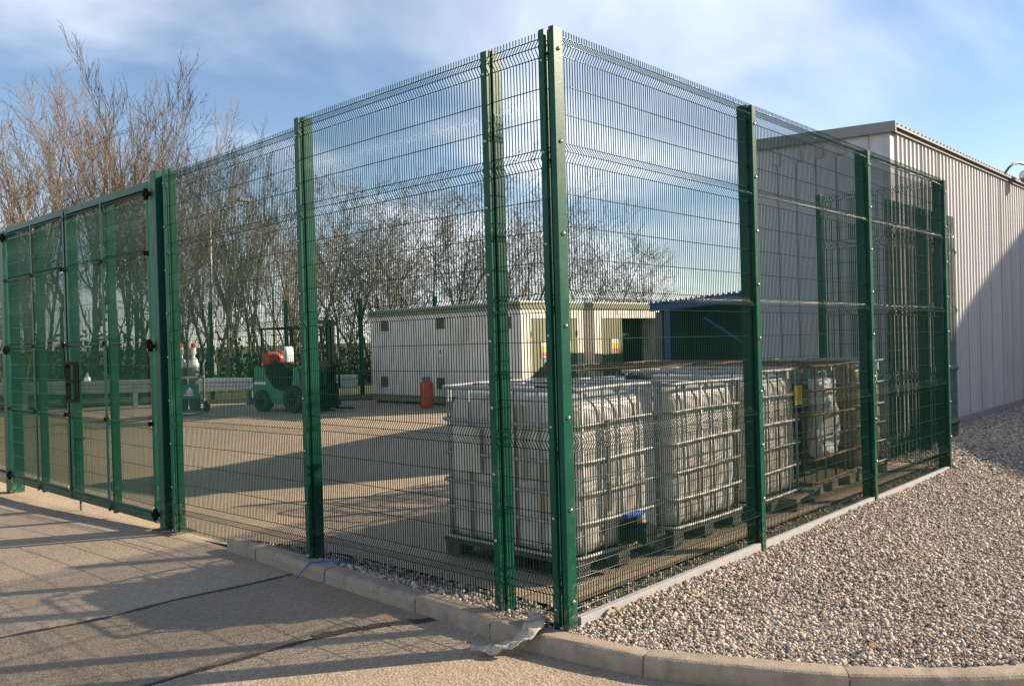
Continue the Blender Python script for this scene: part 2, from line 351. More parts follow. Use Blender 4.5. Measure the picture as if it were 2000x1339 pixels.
rng = np.random.default_rng(7)
def inside(px, py, poly):
    c = np.zeros(len(px), bool); n = len(poly); j = n-1
    for i in range(n):
        xi, yi = poly[i]; xj, yj = poly[j]
        with np.errstate(divide='ignore', invalid='ignore'):
            c ^= ((yi > py) != (yj > py)) & (px < (xj-xi)*(py-yi)/(yj-yi)+xi)
        j = i
    return c
PHI = (1+5**.5)/2
ICO = np.array([(-1, PHI, 0), (1, PHI, 0), (-1, -PHI, 0), (1, -PHI, 0), (0, -1, PHI), (0, 1, PHI), (0, -1, -PHI), (0, 1, -PHI), (PHI, 0, -1), (PHI, 0, 1), (-PHI, 0, -1), (-PHI, 0, 1)])/math.sqrt(1+PHI*PHI)
ICF = np.array([(0, 11, 5), (0, 5, 1), (0, 1, 7), (0, 7, 10), (0, 10, 11), (1, 5, 9), (5, 11, 4), (11, 10, 2), (10, 7, 6), (7, 1, 8), (3, 9, 4), (3, 4, 2), (3, 2, 6), (3, 6, 8), (3, 8, 9), (4, 9, 5), (2, 4, 11), (6, 2, 10), (8, 6, 7), (9, 8, 1)])
OCT = np.array([(1, 0, 0), (0, 1, 0), (-1, 0, 0), (0, -1, 0), (0, 0, 1), (0, 0, -1)], float)
OCF = np.array([(0, 1, 4), (1, 2, 4), (2, 3, 4), (3, 0, 4), (1, 0, 5), (2, 1, 5), (3, 2, 5), (0, 3, 5)])
def stones(name, px, py, pz, size, V, F, m='stone', label=None):
    n = len(px); k = len(V)
    jit = rng.uniform(.72, 1.28, (n, k, 1)); sc = size[:, None, None]*np.stack([rng.uniform(.8, 1.5, n), rng.uniform(.7, 1.1, n), rng.uniform(.5, .85, n)], -1)[:, None, :]
    v = V[None]*jit*sc
    a = rng.uniform(0, 2*math.pi, n); tl = rng.normal(0, .45, n); t2 = rng.normal(0, .45, n)
    def rot(v, ang, i, j):
        c, s = np.cos(ang)[:, None], np.sin(ang)[:, None]; x, y = v[..., i].copy(), v[..., j].copy(); v[..., i] = c*x-s*y; v[..., j] = s*x+c*y
    rot(v, tl, 0, 2); rot(v, t2, 1, 2); rot(v, a, 0, 1)
    v += np.stack([px, py, pz], -1)[:, None, :]
    f = (F[None]+(np.arange(n)*k)[:, None, None]).reshape(-1, 3)
    me = bpy.data.meshes.new(name); me.vertices.add(n*k); me.vertices.foreach_set('co', v.reshape(-1).astype(np.float32))
    me.loops.add(f.size); me.loops.foreach_set('vertex_index', f.reshape(-1).astype(np.int32)); me.polygons.add(len(f)); me.polygons.foreach_set('loop_start', np.arange(0, f.size, 3, dtype=np.int32))
    me.update(calc_edges=True); me.validate()
    o = link(name, me, m, kind='stuff'); o['label'] = label; o['category'] = 'gravel'; return o
gp = [(x, y) for x, y in pl]
def scatter(x0, x1, y0, y1, dens, poly):
    n = int((x1-x0)*(y1-y0)*dens); x = rng.uniform(x0, x1, n); y = rng.uniform(y0, y1, n); k = inside(x, y, poly); return x[k], y[k]
X, Y = [], []
near_poly = gp
x, y = scatter(-.3, 7, -3.2, -.035, 6000, near_poly); k = (y > -2.6+.2*x-.2); x, y = x[k], y[k]
d = np.hypot(x+3.5, y+2.9); k = rng.uniform(0, 1, len(x)) < np.clip(1.25-(d-4)*.09, .5, 1); x, y = x[k], y[k]; d = np.hypot(x+3.5, y+2.9)
stones('gravel', x, y, rng.uniform(-.018, -.002, len(x))+.012*np.sin(x*2.1)*np.sin(y*3+1), rng.gamma(6, .00122, len(x))*(1+.03*np.clip(d-5, 0, 5)), ICO, ICF, label='loose grey and pink gravel spread right of the mesh fence')
x, y = scatter(6.6, 22, -2.5, 1.3, 1000, near_poly); stones('gravel', x, y, rng.uniform(-.015, .0, len(x)), rng.gamma(9, .0020, len(x)), OCT, OCF, label='gravel at the foot of the corrugated shed')
x, y = scatter(-.12, .235, .0, 3.4, 2100, [(kerb_in(q)+.004, q) for q in ys]+[(.235, -.1), (.235, 3.46)][::1]); zz_ = np.array([min(yard_z(.2, q), 0) for q in y])
stones('gravel', x, y, zz_+rng.uniform(-.02, -.004, len(x)), rng.gamma(8, .0014, len(x)), ICO, ICF, label='gravel strip between the kerb and the yard edge')
x, y = scatter(.2, 7.5, .03, .235, 900, [(.2, .02), (7.5, .02), (7.5, .235), (.2, .235)])
stones('gravel', x, y, rng.uniform(-.022, -.008, len(x)), rng.gamma(8, .0014, len(x)), ICO, ICF, label='thin line of gravel just inside the right fence')

sx, sy = [], []
for _ in range(420):
    s = rng.uniform(0, KL[-1]); p, nn = kpt(s); o_ = -abs(rng.normal(0, .09))-.01; q = p+nn*o_; sx.append(q.x); sy.append(q.y)
sx = np.array(sx); sy = np.array(sy); stones('gravel', sx, sy, np.array([road_z(v) for v in sy])+.002, rng.gamma(4, .0011, len(sx)), OCT, OCF, label='loose grit lying on the road along the kerb')
# ------------------------------------------------------------------ welded mesh fences
BOLT = MB().lathe([(.0115, 0), (.0115, .004), (.0085, .009), (.004, .0115), (.001, .012)], 10, ax='y'); BOLT_ME = None
def bolt_mesh():
    global BOLT_ME
    if BOLT_ME is None:
        me = bpy.data.meshes.new('bolt'); me.from_pydata(BOLT.v, [], BOLT.f); bm = bmesh.new(); bm.from_mesh(me); bmesh.ops.recalc_face_normals(bm, faces=bm.faces); bm.to_mesh(me); bm.free()
        me.materials.append(MT['zinc']); me.polygons.foreach_set('use_smooth', [True]*len(me.polygons)); BOLT_ME = me
    return BOLT_ME
def wire_panel(parent, o, d, nrm, L, folds, ztop, zbot, za=0, zb=0, sp=.0225, r=.0028, fd=.034, fh=.05, hsp=.17, rh=None, name='mesh_panel'):
    """vertical wires with V folds + horizontal wires; o start point, d run direction, nrm outward"""
    rh = rh or r*1.05
    pr = [(zbot, 0)]; hz_ = [zbot+.03]
    fs = sorted(folds)
    for f in fs: pr += [(f-fh, 0), (f, fd), (f+fh, 0)]
    pr.append((ztop, 0)); pr = [pr[0]]+[q for q in pr[1:-1] if zbot+.005 < q[0] < ztop-.005]+[pr[-1]]
    q2 = [pr[0]]          # tight supporting points at every bend, so the bends stay crisp
    for a, c, e in zip(pr[:-2], pr[1:-1], pr[2:]):
        for u, sg in ((a, -1), (e, 1)):
            Lq = math.hypot(u[0]-c[0], u[1]-c[1]); k_ = min(.3, .009/Lq); q2.append((c[0]+(u[0]-c[0])*k_, c[1]+(u[1]-c[1])*k_))
    pr = q2+[pr[-1]]
    for f in fs: hz_ += [f-fh, f, f+fh]
    ed = [zbot]+fs+[ztop]
    for a, c in zip(ed[:-1], ed[1:]):
        a2 = a+fh if a in fs else a; c2 = c-fh if c in fs else c
        n = max(1, round((c2-a2)/hsp))
        hz_ += [a2+(c2-a2)*i/n for i in range(1, n)]
    hz_ = [z for z in hz_ if zbot < z < ztop-.012]
    nw = int(round(L/sp)); ss = (np.arange(nw)+.5)*L/nw
    d = np.array(d, float); nrm = np.array(nrm, float); o = np.array(o, float); zf = lambda s: za+(zb-za)*s/L
    k = 4; prz = np.array([q[0] for q in pr]); prn = np.array([q[1] for q in pr]); m = len(pr)
    ang = np.arange(k)*2*math.pi/k+math.pi/4
    base = (prn[:, None, None]*nrm[None, None]+np.array([0, 0, 1.])*prz[:, None, None]) + r*(np.cos(ang)[None, :, None]*d+np.sin(ang)[None, :, None]*nrm)
    jn = rng.normal(0, .0006, (nw, 1, 1, 1))
    V = base[None]+(o+ss[:, None]*d)[:, None, None, :]+np.array([0, 0, 1.])*np.array([zf(s) for s in ss])[:, None, None, None]+jn*d
    V = V.reshape(-1, 3); F = []
    one = [(i*k+a, i*k+(a+1) % k, (i+1)*k+(a+1) % k, (i+1)*k+a) for i in range(m-1) for a in range(k)]+[tuple(range((m-1)*k, m*k))]
    one = np.array(one); F = (one[None]+(np.arange(nw)*m*k)[:, None, None]).reshape(-1, 4)
    vs = [V]; fs_ = [F]; n = len(V)
    up = np.array([0, 0, 1.])
    for z in hz_:
        off = np.interp(z, prz, prn)+r*1.4
        q = []
        for s in (0, L):
            c = o+d*s+nrm*off+up*(z+zf(s))
            q += [c+rh*(math.cos(t)*up+math.sin(t)*nrm) for t in ang]
        vs.append(np.array(q)); fs_.append(np.array([(a, (a+1) % 4, 4+(a+1) % 4, 4+a) for a in range(4)])+n); n += 8
    V = np.concatenate(vs); F = np.concatenate(fs_)
    V = V-np.array(OFF[parent.name])
    me = bpy.data.meshes.new(name); me.from_pydata(V.tolist(), [], F.tolist()); bm = bmesh.new(); bm.from_mesh(me); bmesh.ops.recalc_face_normals(bm, faces=bm.faces); bm.to_mesh(me); bm.free()
    return link(name, me, 'wire', parent, smooth=True, kind='stuff')
def fence_post(parent, p, d, nrm, z0, z1, w=.055, depth=.075, cw=.046, ct=.032, bolts=9, name='post', bevel=.004, back=.008):
    """box section behind the mesh, clamp bar with bolts in front"""
    d = Vector(d); n = Vector(nrm); p = Vector(p)
    def bx(s0, s1, n0, n1, za, zb):
        q = MB(); vs = []
        for z in (za, zb):
            for s, t in ((s0, n0), (s1, n0), (s1, n1), (s0, n1)): v = p+d*s+n*t; vs.append((v.x, v.y, z))
        return q.add(vs, [(0, 3, 2, 1), (4, 5, 6, 7), (0, 1, 5, 4), (1, 2, 6, 5), (2, 3, 7, 6), (3, 0, 4, 7)])
    post = bx(-w/2, w/2, -back-depth, -back, z0, z1).build(name, 'green', parent, bevel=bevel, smooth=False)
    cl = None
    if ct:
        cl = bx(-cw/2, cw/2, .006, .006+ct, z0+.0, z1-.01).build('clamp_bar', 'green', post, bevel=.003)
        ang = math.atan2(n.y, n.x)-math.pi/2
        for i in range(bolts):
            z = z0+.22+(z1-z0-.36)*i/max(1, bolts-1); v = p+n*(.006+ct)
            place('bolt', bolt_mesh(), 'zinc', post, (v.x, v.y, z), (0, 0, ang))
    return post
FR = [.25, .97, 1.74, 2.52, 3.085]; TOP = 3.175
# right-hand run
fr = thing('mesh_fence', 'tall green mesh fence run alongside the gravel, right of the corner post', 'fence', (2.2, 0, 0))
LR = 2.155
# corner post belongs to the right-hand run
cp = MB().box(.012, .012, -.25, .07, .07, 3.175).build('corner_post', 'green', fr, bevel=.004)
cp['label'] = 'double-flanged green corner post nearest the camera'
MB().box(-.042, -.040, -.16, .034, -.006, 3.165).build('clamp_bar', 'green', cp, bevel=.003)
MB().box(-.040, .030, -.16, -.006, .066, 3.165).build('clamp_bar', 'green', cp, bevel=.003)
for i in range(7):
    z = .14+i*.485
    place('bolt', bolt_mesh(), 'zinc', cp, (-.004, -.040, z), (0, 0, math.pi))
    place('bolt', bolt_mesh(), 'zinc', cp, (-.040, .048, z-.05), (0, 0, math.pi/2), (.8, .8, .8))
for i in range(3):
    wire_panel(fr, (i*LR+(.034 if i == 0 else 0), 0, 0), (1, 0, 0), (0, -1, 0), LR-(.034 if i == 0 else 0), FR, TOP, .05, -.0165*i, -.0165*(i+1))
    fence_post(fr, ((i+1)*LR, 0, 0), (1, 0, 0), (0, -1, 0), -.25, 3.165-.0165*(i+1), cw=.055)
    MB().box(i*LR+.072 if i == 0 else i*LR+.036, -.03, -.15, (i+1)*LR-.036, .012, .036-.006*i).build('gravel_board', 'board', fr, bevel=.004)
# left-hand run up to the gate
fl = thing('mesh_fence', 'green mesh fence run behind the kerb, between corner post and gate', 'fence', (0, 2.4, 0))
FL = [.20, .98, 1.72, 2.49, 3.08]
Y1, Y2, Y3 = .482, 2.374, 4.468
wire_panel(fl, (0, .066, 0), (0, 1, 0), (-1, 0, 0), Y1-.066, FL, 3.17, .03)
fence_post(fl, (0, Y1, 0), (0, 1, 0), (-1, 0, 0), -.2, 3.165)
wire_panel(fl, (0, Y1, 0), (0, 1, 0), (-1, 0, 0), Y2-Y1, FL, 3.17, .03, 0, -.01)
fence_post(fl, (0, Y2, 0), (0, 1, 0), (-1, 0, 0), -.2, 3.16)
wire_panel(fl, (0, Y2, 0), (0, 1, 0), (-1, 0, 0), Y3-Y2, FL, 3.16, .0, -.055, -.085)
fence_post(fl, (0, Y3, 0), (0, 1, 0), (-1, 0, 0), -.3, 3.12, w=.045, cw=.04, depth=.03)
gpost = MB().box(-.03, 4.65, -.35, .09, 4.76, 3.13).build('gate_post', 'green', fl, bevel=.006)
MB().box(.06, 4.494, -.35, .088, 4.65, 3.10).build('web_plate', 'green', gpost, bevel=.003)
MB().box(-.10, 4.42, -.17, .16, 4.80, -.10).build('foot_block', 'mortar', gpost, bevel=.02)
# gate, two leaves
FG = [.84, 1.59, 2.40]
def leaf(name, label, y0, y1, hinge_low):
    g = thing(name, label, 'gate', (0, (y0+y1)/2, -.06), group='leaves of the double gate')
    zb, zt = -.07, 3.055
    for y in (y0, y1-.05): MB().box(-.02, y, zb, .085, y+.05, zt).build('stile', 'green', g, bevel=.004)
    MB().box(-.018, y0+.05, zt-.07, .083, y1-.05, zt-.003).build('top_rail', 'green', g, bevel=.004)
    MB().box(-.018, y0+.05, zb+.003, .083, y1-.05, zb+.07).build('bottom_rail', 'green', g, bevel=.004)
    ym = (y0+y1)/2; MB().box(.006, ym-.022, zb-.03, .08, ym+.022, zt+.02).build('mullion', 'green', g, bevel=.004)
    mb = MB().box(-.045, ym-.02, zb, -.03, ym+.02, zt-.07).build('clamp_bar', 'green', g, bevel=.002)
    wire_panel(g, (-.012, y0+.05, 0), (0, 1, 0), (-1, 0, 0), y1-y0-.1, FG+[3.0-.05, .04], 2.985, .0, fd=.036, sp=.0185)
    yh = y0 if hinge_low else y1
    for z in (2.93, 1.55, .02):
        h = MB(); s = -1 if hinge_low else 1
        h.lathe([(.022, -.05), (.022, .05)], 12, (-.045, yh+s*.03, z)); h.lathe([(.034, -.02), (.034, .02)], 12, (-.045, yh+s*.03, z)); h.box(-.06, min(yh+s*.09, yh-s*.03), z-.016, -.028, max(yh+s*.09, yh-s*.03), z+.016)
        h.build('hinge', 'black', g, bevel=.002)
    for y in (y0+.025, ym, y1-.025):
        for z in FG: MB().box(-.06, y-.018, z-.02, -.02, y+.018, z+.02).build('fold_clip', 'black', g, bevel=.003)
    return g
gA = leaf('gate_leaf', 'green mesh gate leaf with the black lock box, hinged beside the fence', 4.84, 6.86, True)
gB = leaf('gate_leaf', 'far green mesh gate leaf without a lock, at the left edge', 6.90, 8.80, False)
lb = MB()
for z in (.98, 1.18, 1.375): lb.box(-.075, 6.60, z, -.022, 6.80, z+.035)
lb.box(-.075, 6.575, .98, -.022, 6.60, 1.41); lb.box(-.075, 6.80, .98, -.022, 6.82, 1.41); lb.build('lock_box', 'black', gA, bevel=.003)
MB().lathe([(.03, 0), (.034, .012), (.03, .05)], 12, (-.03, 6.33, 1.2)).tube([(-.03, 6.31, 1.25), (-.03, 6.31, 1.28), (-.03, 6.33, 1.295), (-.03, 6.35, 1.28), (-.03, 6.35, 1.25)], .006, 6).build('padlock', 'zinc', gA)
MB().tube([(.02, 6.75, .62), (.02, 6.75, -.20)], .012, 8).build('drop_bolt', 'green', gA)
MB().tube([(.02, 6.75, .60), (.02, 6.60, .60), (-.03, 6.56, .60)], .011, 8).build('bolt_handle', 'green', gA)
# far side of the gate
ff = thing('mesh_fence', 'green mesh fence piece beyond the gate at the left edge', 'fence', (0, 10, -.2))
MB().box(-.03, 8.88, -.4, .14, 9.02, 3.02).build('gate_post', 'green', ff, bevel=.006)
wire_panel(ff, (0, 9.02, 0), (0, 1, 0), (-1, 0, 0), 2.1, FG+[.06, 2.98], 3.02, -.12)
fence_post(ff, (0, 11.15, 0), (0, 1, 0), (-1, 0, 0), -.4, 3.0)
wire_panel(ff, (0, 11.15, 0), (0, 1, 0), (-1, 0, 0), 2.1, FG+[.06, 2.98], 3.02, -.12)
fence_post(ff, (0, 13.25, 0), (0, 1, 0), (-1, 0, 0), -.4, 3.0)
# end of the compound
X3 = 3*LR
fe = thing('mesh_fence', 'green mesh fence return closing the compound in front of the shed', 'fence', (X3, .7, 0))
wire_panel(fe, (X3, .05, 0), (0, 1, 0), (1, 0, 0), 1.26, FR, 3.12, .05)
fence_post(fe, (X3, 1.33, 0), (0, 1, 0), (1, 0, 0), -.25, 3.12, bolts=6)
fe2 = thing('mesh_fence', 'short green mesh fence joining the return to the shed corner', 'fence', (7.4, 1.0, 0))
wire_panel(fe2, (X3+.05, .62, 0), (1, 0, 0), (0, -1, 0), 1.3, FR, 3.0, .05)
fence_post(fe2, (X3+1.38, .62, 0), (1, 0, 0), (0, -1, 0), -.25, 3.0, bolts=5)
wire_panel(fe2, (X3+1.41, .62, 0), (1, 0, 0), (0, -1, 0), 1.2, FR, 3.0, .05)

# ------------------------------------------------------------------ intermediate bulk containers
def rrect(w, l, r, n=4):
    o = []
    for cx_, cy_, a0 in ((w-r, l-r, 0), (r, l-r, 90), (r, r, 180), (w-r, r, 270)):
        for k in range(n+1):
            a = R(a0+90*k/n); o.append((cx_+r*math.cos(a), cy_+r*math.sin(a)))
    return o
def densify(poly, step):
    o = []; n = len(poly)
    for i in range(n):
        a = Vector(poly[i]); c = Vector(poly[(i+1) % n]); k = max(1, int((c-a).length/step)); o += [a.lerp(c, t/k) for t in range(k)]
    return o
def ibc(loc, rz, label, w=1.0, l=1.2, seed=0, bottle='bottle', pallet='pallet', cage='cage', valve=True, uw=5, ul=6, h=1.2, skew=0.0, lidm='rubber', dent=.001):
    rd = random.Random(seed)
    t = thing('bulk_container', label, 'container', loc, rz, 'bulk containers stored along the fence', world=False)
    # pallet
    dk = MB().box(-.01, -.01, .10, w+.01, l+.01, .135).build('pallet_deck', pallet, t, bevel=.006)
    for x in (.0, w/2-.07, w-.14):
        for y in (.0, l/2-.07, l-.14):
            if x > .1 and x < w-.2 and y > .1 and y < l-.2: continue
            MB().box(x, y, .018, x+.14, y+.14, .10).build('pallet_foot', pallet, t, bevel=.01)
    for x in (0.005, w/2-.05, w-.105): MB().box(x, 0.004, .0, x+.10, l-.004, .018).build('pallet_runner', pallet, t)
    zs = [.14, .35, .545, .75, .975]
    if bottle:
        b = MB(); base = densify(rrect(w-.035, l-.035, .10), .06); n = len(base)
        ph = [rd.uniform(0, 6.28) for _ in range(6)]
        prof = [(.142, -.06), (.15, -.02), (.20, .0)]+[(z, .0) for z in lin(.25, 1.0, 15)]+[(1.06, -.004), (1.105, -.018), (1.14, -.045), (1.16, -.09), (1.168, -.17), (1.173, -.3)]
        for (z, ins) in prof:
            for p in base:
                c = Vector((w/2-.0175, l/2-.0175)); q = p-c; f = 1+ins/max(.3, q.length*.85)
                bul = .004*math.sin(max(0, min(1, (z-.15)/.95))*math.pi)
                # bottle bulges between the cage rings
                bul += dent*math.sin((z-.14)/.205*2*math.pi-math.pi/2)*(1 if z < 1 else 0) + dent*1.3*math.sin(5*p.x+ph[0]+2.2*z)*math.sin(5*p.y+ph[1]-1.6*z)
                q = q*f+q.normalized()*bul
                b.v.append((q.x+w/2, q.y+l/2, z+.006*math.sin(5*p.x+ph[2])*math.sin(4*p.y+ph[3]) if z > 1.02 else z))
        m = len(prof)
        for i in range(m-1):
            for k in range(n): b.f.append((i*n+k, i*n+(k+1) % n, (i+1)*n+(k+1) % n, (i+1)*n+k))
        b.f += [tuple(range(n-1, -1, -1)), tuple((m-1)*n+k for k in range(n))]
        bt = b.build('bottle', bottle, t, smooth=True)
        MB().lathe([(.115, 1.15), (.115, 1.20), (.10, 1.215), (.03, 1.218)], 20, (w/2, l/2, 0)).build('lid', lidm, bt, smooth=False, bevel=0)
    # cage
    ring = densify(rrect(w+.03, l+.03, .07, 4), .16)
    for i, z in enumerate(zs+[h]):
        sg = rd.uniform(-.004, .004); b = MB()
        b.tube([(p.x-.015, p.y-.015, z+sg+.006*math.sin(4*p.x+i+seed)) for p in ring], .0125 if z < h else .014, 6, closed=True)
        b.build('cage_ring', 'rust' if (cage == 'rust' and i % 2 == 0) else cage, t, smooth=True)
    ups = []
    for i in range(uw):
        x = .07+(w-.14)*i/(uw-1)
        ups += [(x, -.004, 0, 1), (x, l+.004, 0, 1)]
    for i in range(ul):
        y = .07+(l-.14)*i/(ul-1)
        ups += [(-.004, y, 1, 0), (w+.004, y, 1, 0)]
    for iu, (x, y, ax, ay) in enumerate(ups):
        x += rd.uniform(-.02, .02)*ay; y += rd.uniform(-.02, .02)*ax; lean = rd.uniform(-1, 1)*skew
        MB().tube([(x, y, .135), (x+lean*ay*.5, y+lean*ax*.5, .6), (x+lean*ay, y+lean*ax, h)], .0088, 6).build('cage_upright', 'rust' if (iu*7+seed) % 9 == 0 else cage, t, smooth=True)
    for x in (w*.33, w*.67): MB().bar((x, -.004, h+.005), (x, l+.004, h+.005), .035, .012).build('top_bar', cage, t)
    if valve:
        x = w*.52; v = MB().lathe([(.085, -.0), (.085, -.05), (.06, -.055), (.06, -.12), (.072, -.125), (.072, -.17)], 16, (x, -.005, .235), 'y')
        vo = v.build('valve', 'rubber', t)
        MB().lathe([(.045, .0), (.045, .04), (.035, .05), (.035, .075)], 12, (x, -.08, .265)).build('valve_neck', 'rubber', vo)
        MB().box(x-.11, -.105, .342, x+.07, -.055, .368).build('valve_handle', 'blue', vo, bevel=.006)
        MB().lathe([(.08, -.171), (.08, -.20), (.068, -.206)], 16, (x, -.005, .235), 'y').build('valve_cap', 'rubber', vo)
    return t
c1 = ibc((.65, .46, .0), 0, 'nearest white bulk container in a cage, with blue-handled valve', seed=1, skew=.004, dent=.0015)
# stains and label panels on the nearest container
MB().box(.30, -.028, .40, .345, -.021, .99).build('flat_bar', 'greyp', c1)
MB().box(-.028, .80, .62, -.021, 1.06, .93).build('faded_label', 'cabin', c1)
MB().box(-.024, .39, .60, -.02, .42, 1.10).build('stained_strap', 'bottle_y', c1)
c2 = ibc((1.72, .44, 0), 0, 'second white bulk container from the corner post, bent top bars', seed=2, skew=.05, uw=6, valve=False, dent=.002, h=1.17)
c3 = ibc((2.80, .44, 0), 0, 'white bulk container with a yellow label on its right edge', seed=3, skew=.02, uw=6, valve=False, dent=.0015)
MB().box(.86, -.036, .88, 1.0, -.030, 1.05).build('label_plate', 'yellow', c3)
c4 = ibc((4.05, .44, 0), 0, 'rusty empty cage holding a white sack and a drum', seed=4, bottle=None, cage='rust', pallet='wood', valve=False, uw=5, ul=5, skew=.01)
c5 = ibc((5.14, .44, 0), 0, 'last container in the row, yellowed bottle on wooden pallet', seed=5, w=.78, bottle='bottle_y', pallet='wood', valve=False, uw=4, skew=.01)
c6 = ibc((3.25, 1.72, 0), 0, 'empty cage in the back row, behind the yellow-labelled container', seed=6, cage='rust', bottle=None, valve=False, h=1.21)
c7 = ibc((4.4, 1.72, 0), 0, 'empty cage in the back row, behind the cage with the sack', seed=7, cage='rust', bottle=None, valve=False, h=1.20)
# contents of the empty cage
t = thing('sack', 'crumpled white sack hanging inside the rusty cage', 'sack', (4.63, .58, .33), world=False)
b = MB(); random.seed(11); nx, nz_ = 12, 14
for j in range(nz_+1):
    for i in range(nx*2):
        a = 2*math.pi*i/(nx*2); z = .72*j/nz_; wv = .26*(1-.25*(j/nz_)**3); 
        b.v.append((wv*math.cos(a)*(1+.06*math.sin(7*z+3*a)), .10*math.sin(a)*(1+.3*math.sin(11*z+2*a))+.012*math.sin(25*z+9*a), z+.02*math.sin(3*a)))
n = nx*2
for j in range(nz_):
    for i in range(n): b.f.append((j*n+i, j*n+(i+1) % n, (j+1)*n+(i+1) % n, (j+1)*n+i))
b.f += [tuple(range(n-1, -1, -1)), tuple(nz_*n+i for i in range(n))]; b.build('sack_body', 'bag', t, smooth=True); MB().tube([(-.1, 0, .72), (-.08, 0, .8), (.08, 0, .8), (.1, 0, .72)], .008, 6).build('sack_loop', 'bag', t)
t = thing('oil_drum', 'dark drum standing inside the rusty cage', 'drum', (4.38, .95, .137), world=False)
MB().lathe([(.26, 0), (.27, .01), (.265, .02), (.262, .28), (.275, .3), (.262, .32), (.262, .56), (.275, .58), (.262, .6), (.265, .84), (.27, .86), (.255, .865), (.25, .85), (.02, .85)], 24).build('drum_shell', 'black', t, smooth=False); MB().lathe([(.03, .85), (.03, .87), (.02, .875)], 10, (.14, 0, 0)).build('bung', 'zinc', t)
def pallet_board(loc, rz, label, m='wood'):
    t = thing('wooden_pallet', label, 'pallet', loc, rz, world=False)
    for i in range(5): MB().box(0, i*.17, .09, .8, i*.17+.11, .108).build('deck_board', m, t, bevel=.003)
    for x in (0, .35, .70): MB().box(x, 0, .018, x+.1, .79, .09).build('bearer', m, t, bevel=.004)
    for i in (0, 2, 4): MB().box(0, i*.17, 0, .8, i*.17+.11, .018).build('foot_board', m, t)
pallet_board((3.42, .30, .0), R(8), 'broken wooden pallet on the ground beside the rusty cage')

# ------------------------------------------------------------------ corrugated shed on the right
def corr(u0, u1, pitch, dep, flat=.5):
    """trapezoid profile: list of (u, depth)"""
    o = []; u = u0
    while u < u1-1e-6:
        for a, d_ in ((0, 0), (.38, 0), (.5, dep), (.88, dep)): 
            if u+a*pitch < u1: o.append((u+a*pitch, d_))
        u += pitch
    o.append((u1, 0)); return o
SX, SY, SD, SHT = 8.42, 1.2, 1.95, 4.16
sh = thing('storage_shed', 'tall pale grey corrugated steel shed behind the fence', 'building', (SX, SY, 0))
b = MB(); pr = corr(SX+.12, 30, .165, .032)
for u, d_ in pr:
    for z in (-.1, SHT): b.v.append((u, SY-d_, z))
for i in range(len(pr)-1): b.f.append((2*i, 2*i+2, 2*i+3, 2*i+1))
b.build('corrugated_wall', 'clad', sh)
MB().box(SX, SY-.005, -.1, SX+.12, SY+.1, SHT).build('corner_flashing', 'clad', sh, bevel=.004)
MB().box(SX+.015, SY+.1, -.1, SX+.1, SY+SD, SHT+.1).build('end_wall', 'clad2', sh)
MB().box(SX+.1, SY+SD-.06, -.1, 30, SY+SD, SHT+.08).build('back_wall', 'clad2', sh)
for y in (1.48, 1.80, 2.12, 2.44, 2.76): MB().box(SX-.012, y, SHT-.20, SX+.012, y+.12, SHT-.02).build('rib_end', 'clad', sh, bevel=.003)
for y in lin(1.36, 3.1, 6)[1:-1]: MB().box(SX+.008, y-.008, -.1, SX+.02, y+.008, SHT-.22).build('panel_joint', 'fascia', sh)
b = MB(); pr = corr(SX-.03, 30, .165, .03)
b = MB()
for u, d_ in pr:
    for (y, z) in ((SY-.10, SHT+.07), (SY+SD+.03, SHT+.16)): b.v += [(u, y, z+d_), (u, y, z-.03)]
for i in range(len(pr)-1):
    k = i*4; b.f += [(k, k+4, k+6, k+2), (k+1, k+3, k+7, k+5), (k, k+1, k+5, k+4)]
b.build('roof_sheet', 'roofgrey', sh)
MB().add([(SX-.06, SY-.10, SHT-.02), (SX-.02, SY-.10, SHT-.02), (SX-.02, SY+SD, SHT+.06), (SX-.06, SY+SD, SHT+.06), (SX-.06, SY-.10, SHT+.12), (SX-.02, SY-.10, SHT+.12), (SX-.02, SY+SD, SHT+.22), (SX-.06, SY+SD, SHT+.22)],
         [(0, 3, 2, 1), (4, 5, 6, 7), (0, 1, 5, 4), (1, 2, 6, 5), (2, 3, 7, 6), (3, 0, 4, 7)]).build('verge_flashing', 'fascia', sh, bevel=.003)
MB().box(SX, SY-.06, SHT-.01, 30, SY-.035, SHT+.045).build('eaves_trim', 'roofgrey', sh)
MB().box(SX+.12, SY-.05, .0, 30, SY-.034, .10).build('base_trim', 'fascia', sh)
for x in lin(SX+1.2, 29, 28): MB().box(x-.004, SY-.0375, .1, x+.004, SY-.0325, SHT).build('sheet_lap', 'fascia', sh)
cc = thing('security_camera', 'white dome security camera on a curved arm at the shed eaves', 'camera', (14.3, 1.05, 4.1))
MB().tube([(13.9, 1.12, 4.22), (13.95, 1.05, 4.34), (14.1, 1.0, 4.43), (14.35, .96, 4.46), (14.6, .93, 4.46), (14.68, .92, 4.42), (14.68, .92, 4.36)], .022, 8).build('curved_arm', 'greyp', cc, smooth=True)
MB().lathe([(.03, .13), (.09, .12), (.125, .08), (.13, 0), (.125, -.02)], 18, (14.68, .92, 4.24)).build('housing', 'white', cc, smooth=True)
MB().lathe([(.11, -.02), (.10, -.06), (.07, -.10), (.02, -.12)], 18, (14.68, .92, 4.24)).build('dome', 'greyp', cc, smooth=True)

